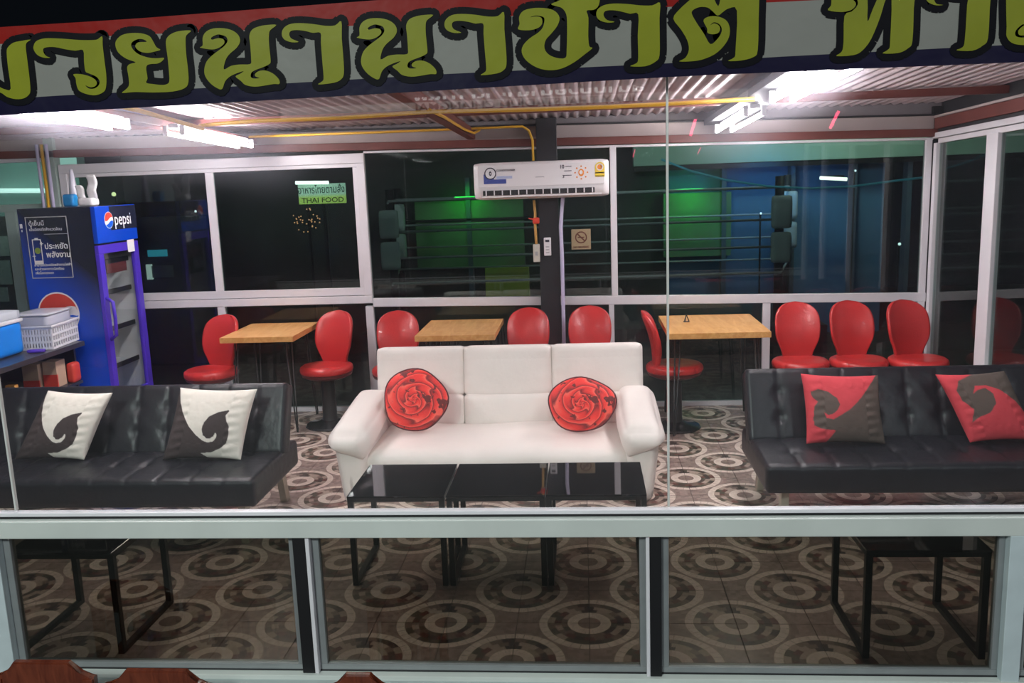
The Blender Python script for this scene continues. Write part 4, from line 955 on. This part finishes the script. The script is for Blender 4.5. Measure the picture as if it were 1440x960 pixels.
# ================================================================== OUTSIDE, BEHIND THE ROOM
def X9(a, y): return at(a[0], a[1], y)
rg = thing('boxing_ring', 'dark boxing ring with ropes and grey corner pads seen through the back windows', 'boxing ring', (.3, 7, -.42))
lb('ring_floor', -2.3, 3.0, 6.9, 9.0, -.42, .1, mat('ring_canvas', (.05, .07, .09), .8), rg)
PAD = mat('grey_pad', (.50, .55, .56), .6); ROPE = mat('pale_rope', (.42, .44, .46), .6)
for i, (x, y) in enumerate(((-1.9, 7), (2.5, 7), (3.0, 8.9), (-2.2, 8.9))):
    obj('corner_post', tube(NB(), (x, y+.12, .1), (x, y+.12, 1.75), .05, 12), GREYST, rg, True, world=True)
    for z0, z1 in (((.84, 1.16), (1.20, 1.52)) if i < 1 else ((.80, 1.14), (1.18, 1.54))): obj('corner_pad', soft(NB(), (x, y, (z0+z1)/2), (.11, .05, (z1-z0)/2), .03, n=6), PAD, rg, True, world=True)
for z in (.66, .95, 1.25, 1.60):
    for a, b in (((-1.9, 7, z+.02), (2.5, 7, z+.03)), ((2.5, 7, z+.03), (3.0, 8.9, z-.03)), ((-1.9, 7, z), (-2.2, 8.9, z)), ((-2.2, 8.9, z), (3, 8.9, z))):
        obj('rope', tube(NB(), a, b, .014, 6), ROPE, rg, True, world=True)
st = thing('rear_building', 'dark building behind the ring with a pale green fascia and blue wall', 'building', (1, 9.3, -.42))
lb('wall', -6.2, 1.45, 9.3, 9.5, -.42, 3.2, mat('dark_wall', (.05, .055, .05), .8, noise=.2, scale=2), st)
lb('blue_wall', 1.45, 4.35, 9.35, 9.5, -.42, 1.90, mat('blue_wall', (.09, .22, .42), .7, noise=.2, scale=1.5), st)
lb('fascia', 1.0, 6.5, 9.05, 9.3, 1.93, 2.6, mat('green_fascia', (.42, .60, .50), .6, noise=.12, scale=2), st); lb('fascia_lip', 1.0, 6.5, 9.0, 9.1, 1.86, 1.92, BLACKP, st)
lb('yellow_panel', -1.05, -.45, 9.1, 9.3, .1, .62, mat('yellow_panel', (.60, .62, .05), .6), st); lb('green_panel', -2.0, -.5, 9.18, 9.3, .64, 1.55, mat('green_panel', (.16, .30, .15), .7, noise=.2, scale=4), st)
lb('green_panel', 1.4, 2.3, 9.15, 9.32, .7, 1.55, mat('green_panel', (.16, .30, .15), .7, noise=.2, scale=4), st)
lb('shelf_line', -2.2, -.3, 9.12, 9.3, 1.28, 1.31, BLACKP, st)
for x in (-1.25, 2.2, 3.1, 3.9, 4.6): lb('wall_post', x-.03, x+.03, 9.12, 9.3, -.4, 1.86, mat('post_blue_grey', (.10, .14, .20), .6), st)
lp = lambda a: tuple(X9(a, 7.2)); pts = [X9(a, 6.75) for a in ((930, 224), (970, 240), (1020, 253), (1080, 262), (1140, 265), (1200, 262), (1260, 254), (1320, 247))]
tag(obj('hose', path(NB(), pts, .012, 8), mat('cyan_hose', (.10, .55, .75), .4), None, True), 'light blue hose sagging in front of the blue wall outside', 'hose')
q0, q1 = X9((1153, 250), 8.6), X9((1191, 252), 8.6)
ol = thing('wall_lamp', 'short white tube lamp outside before the blue wall', 'lamp', (q0+q1)/2); obj('lamp_tube', tube(NB(), q0-(q0+q1)/2, q1-(q0+q1)/2, .022, 8), emis('white_lamp', (1, 1, .9), 3.5), ol, True); obj('lamp_holder', box(NB(), -.14, .14, .02, .05, -.01, .04), BLACKP, ol)
# lit food sign
fs = thing('food_sign', 'lit green-yellow THAI FOOD sign with a tube above, seen through the left back window', 'sign', (-2.66, 7.0, 1.72))
sgm, t, b = nt('backlit_sign'); g = node(t, 'ShaderNodeNewGeometry'); s = node(t, 'ShaderNodeSeparateXYZ'); t.links.new(g.outputs['Position'], s.inputs[0])
r = node(t, 'ShaderNodeMapRange'); r.inputs[1].default_value = 1.69; r.inputs[2].default_value = 1.73; t.links.new(s.outputs[2], r.inputs[0])
mx = node(t, 'ShaderNodeMix', data_type='RGBA'); t.links.new(r.outputs[0], mx.inputs[0]); mx.inputs[6].default_value = (.45, .62, .13, 1); mx.inputs[7].default_value = (.42, .62, .48, 1)
t.links.new(mx.outputs[2], b.inputs['Emission Color']); t.links.new(mx.outputs[2], b.inputs['Base Color']); b.inputs['Emission Strength'].default_value = 1.15
lb('sign_panel', -2.93, -2.39, 7.0, 7.06, 1.62, 1.845, sgm, fs)
lb('sign_post', -2.68, -2.64, 7.07, 7.11, -.42, 1.83, BLACKP, fs); text('sign_text', 'อาหารไทยตามสั่ง', .115, mat('sign_teal', (.02, .09, .07), .6, noise=0), fs, (0, -.004, .055), FACE_CAM, .001, .71)
text('sign_text', 'THAI FOOD', .080, mat('sign_olive', (.07, .10, .02), .6, noise=0), fs, (.01, -.004, -.062), FACE_CAM, .001, 1.15)
obj('lamp_tube', tube(NB(), (-2.93, 6.93, 1.865), (-2.55, 6.93, 1.855), .02, 8), emis('sign_tube', (.9, 1, .9), 4), fs, True, world=True)
# small fairy lights and far lamps
fm = emis('warm_bulb', (1, .45, .22), 1.6); random.seed(3); K = thing('fairy_lights', 'cluster of small warm fairy lights below the food sign', 'lights', X9((432, 320), 7.5)); wire = []
for k in range(34):
    px, py = (random.gauss(418, 4), random.gauss(309, 4)) if k < 9 else (random.gauss(440, 9), random.gauss(315, 10))
    c = X9((px, py), 7.5)-K.location; wire.append(c); bm = NB(); bmesh.ops.create_icosphere(bm, subdivisions=1, radius=.009); obj('bulb', bm, fm, K, True, loc=c)
obj('wire', path(NB(), wire, .0015, 4), BLACKP, K); obj('holding_post', tube(NB(), (0, .1, -.42-K.location.z), (0, .1, .2), .02, 6), BLACKP, K)
for k, (px, py, r, c, l) in enumerate(((160, 273, .03, (1, 1, .5), 'yellowish far lamp seen right above the fridge'), (1265, 343, .02, (.8, 1, 1), 'white far lamp low at the right end of the back window'), (1070, 300, .015, (.8, .9, 1), 'tiny far lamp behind the grey pad'), (1203, 240, .014, (.8, .9, 1), 'tiny far lamp right of the outside wall lamp'), (275, 297, .016, (.9, .95, 1), 'tiny far lamp in the left sliding pane'))):
    bm = NB(); bmesh.ops.create_icosphere(bm, subdivisions=2, radius=r); q = X9((px, py), 8.8); K = thing('far_lamp', l, 'lamp', (q.x, q.y, -.42)); obj('bulb', bm, emis('far_lamp_%d' % k, c, 2.2), K, True, loc=(0, 0, q.z+.42)); obj('lamp_post', tube(NB(), (0, .04, 0), (0, .04, q.z+.42), .012, 6), BLACKP, K)
# made-up box with glowing panels for the cyan and white glints in the window
sv = thing('panel_box', 'added dark box with a cyan and a white glowing panel behind the left window', 'stall', (-4.4, 8.0, -.42))
a, b = X9((207, 393), 8), X9((241, 371), 8); lb('panel_backing', a.x-.25, b.x+.5, 8.05, 8.5, -.42, 1.5, mat('backing_dark', (.05, .06, .06), .8), sv)
lb('lit_panel', a.x, a.x+.07, 8.0, 8.04, a.z, b.z, emis('panel_white', (.85, 1, .95), .7), sv); lb('dim_panel', a.x+.07, b.x, 8.01, 8.04, a.z+.02, b.z-.02, mat('panel_grey', (.3, .34, .33), .6), sv)
a, b = X9((208, 361), 8), X9((233, 351), 8); lb('cyan_panel', a.x, b.x, 8.0, 8.04, a.z, b.z, emis('panel_cyan', (.06, .55, .75), .6), sv)
# neighbouring room at the far left: aqua wall with its tube, dark opening and posters
nb = thing('aqua_wall', 'pale aqua wall with a tube lamp beyond the far left window', 'wall', (-5.4, 6.0, -.42))
lb('wall_face', -8.5, -4.95, 6.0, 6.15, -.42, 2.8, mat('aqua_paint', (.42, .62, .57), .6, noise=.15, scale=2), nb); lb('dark_opening', -6.6, -5.3, 5.98, 6.0, .4, 1.62, mat('opening_dark', (.04, .05, .05), .6), nb)
a, b = X9((-20, 268), 5.9), X9((70, 268), 5.9); obj('lamp_tube', tube(NB(), a, b, .024, 8), emis('aqua_tube', (.8, 1, .97), 2.2), nb, True, world=True)
for c0, c1 in (((0, 360), (10, 332)), ((0, 400), (12, 366)), ((0, 424), (9, 404))):
    a, b = X9(c0, 5.9), X9(c1, 5.9); lb('poster', a.x-.2, b.x, 5.9, 5.92, a.z, b.z, mat('poster_grey', (.5, .5, .48), .6, noise=.4, scale=30), nb)
# hills of trees behind, darkness otherwise
# ================================================================== STREET SIDE, BEHIND THE CAMERA
rb = thing('street_banner', 'street banner, white Thai letters over dark Latin letters, mirrored in the upper glass', 'sign', (-.25, -4.3, 2.4))
lb('red_half', -2.1, 1.6, -4.33, -4.30, 2.445, 2.53, emis('lit_red', (.25, .03, .03), .25), rb); lb('white_half', -2.1, 1.6, -4.33, -4.30, 2.36, 2.445, emis('lit_white', (.75, .72, .70), 1.3), rb)
text('banner_text', 'MUAY THAI STADIUM CHIANGMAI', .085, mat('banner_letters_dark', (.05, .05, .06), .6, noise=0), rb, (.15, .034, .0), (PI/2, 0, PI), .0015, 1.35)
text('banner_text', 'สนามมวยนานาชาติ ท่าแพ', .10, emis('lit_letters', (1, 1, 1), 2.6), rb, (.15, .034, .088), (PI/2, 0, PI), .003, 1.8)
for x, y, z, x2, z2, l in ((1.15, -4.2, 2.10, 1.19, 2.225, 'short red neon stick in the street, the left one mirrored in the glass'), (2.2, -4.2, 2.115, 2.26, 2.24, 'short red neon stick in the street, the right one mirrored in the glass')):
    tag(obj('neon_stick', tube(NB(), (x, y, z), (x2, y, z2), .011, 8), emis('red_neon', (1, .06, .16), 16), None, True), l, 'neon')
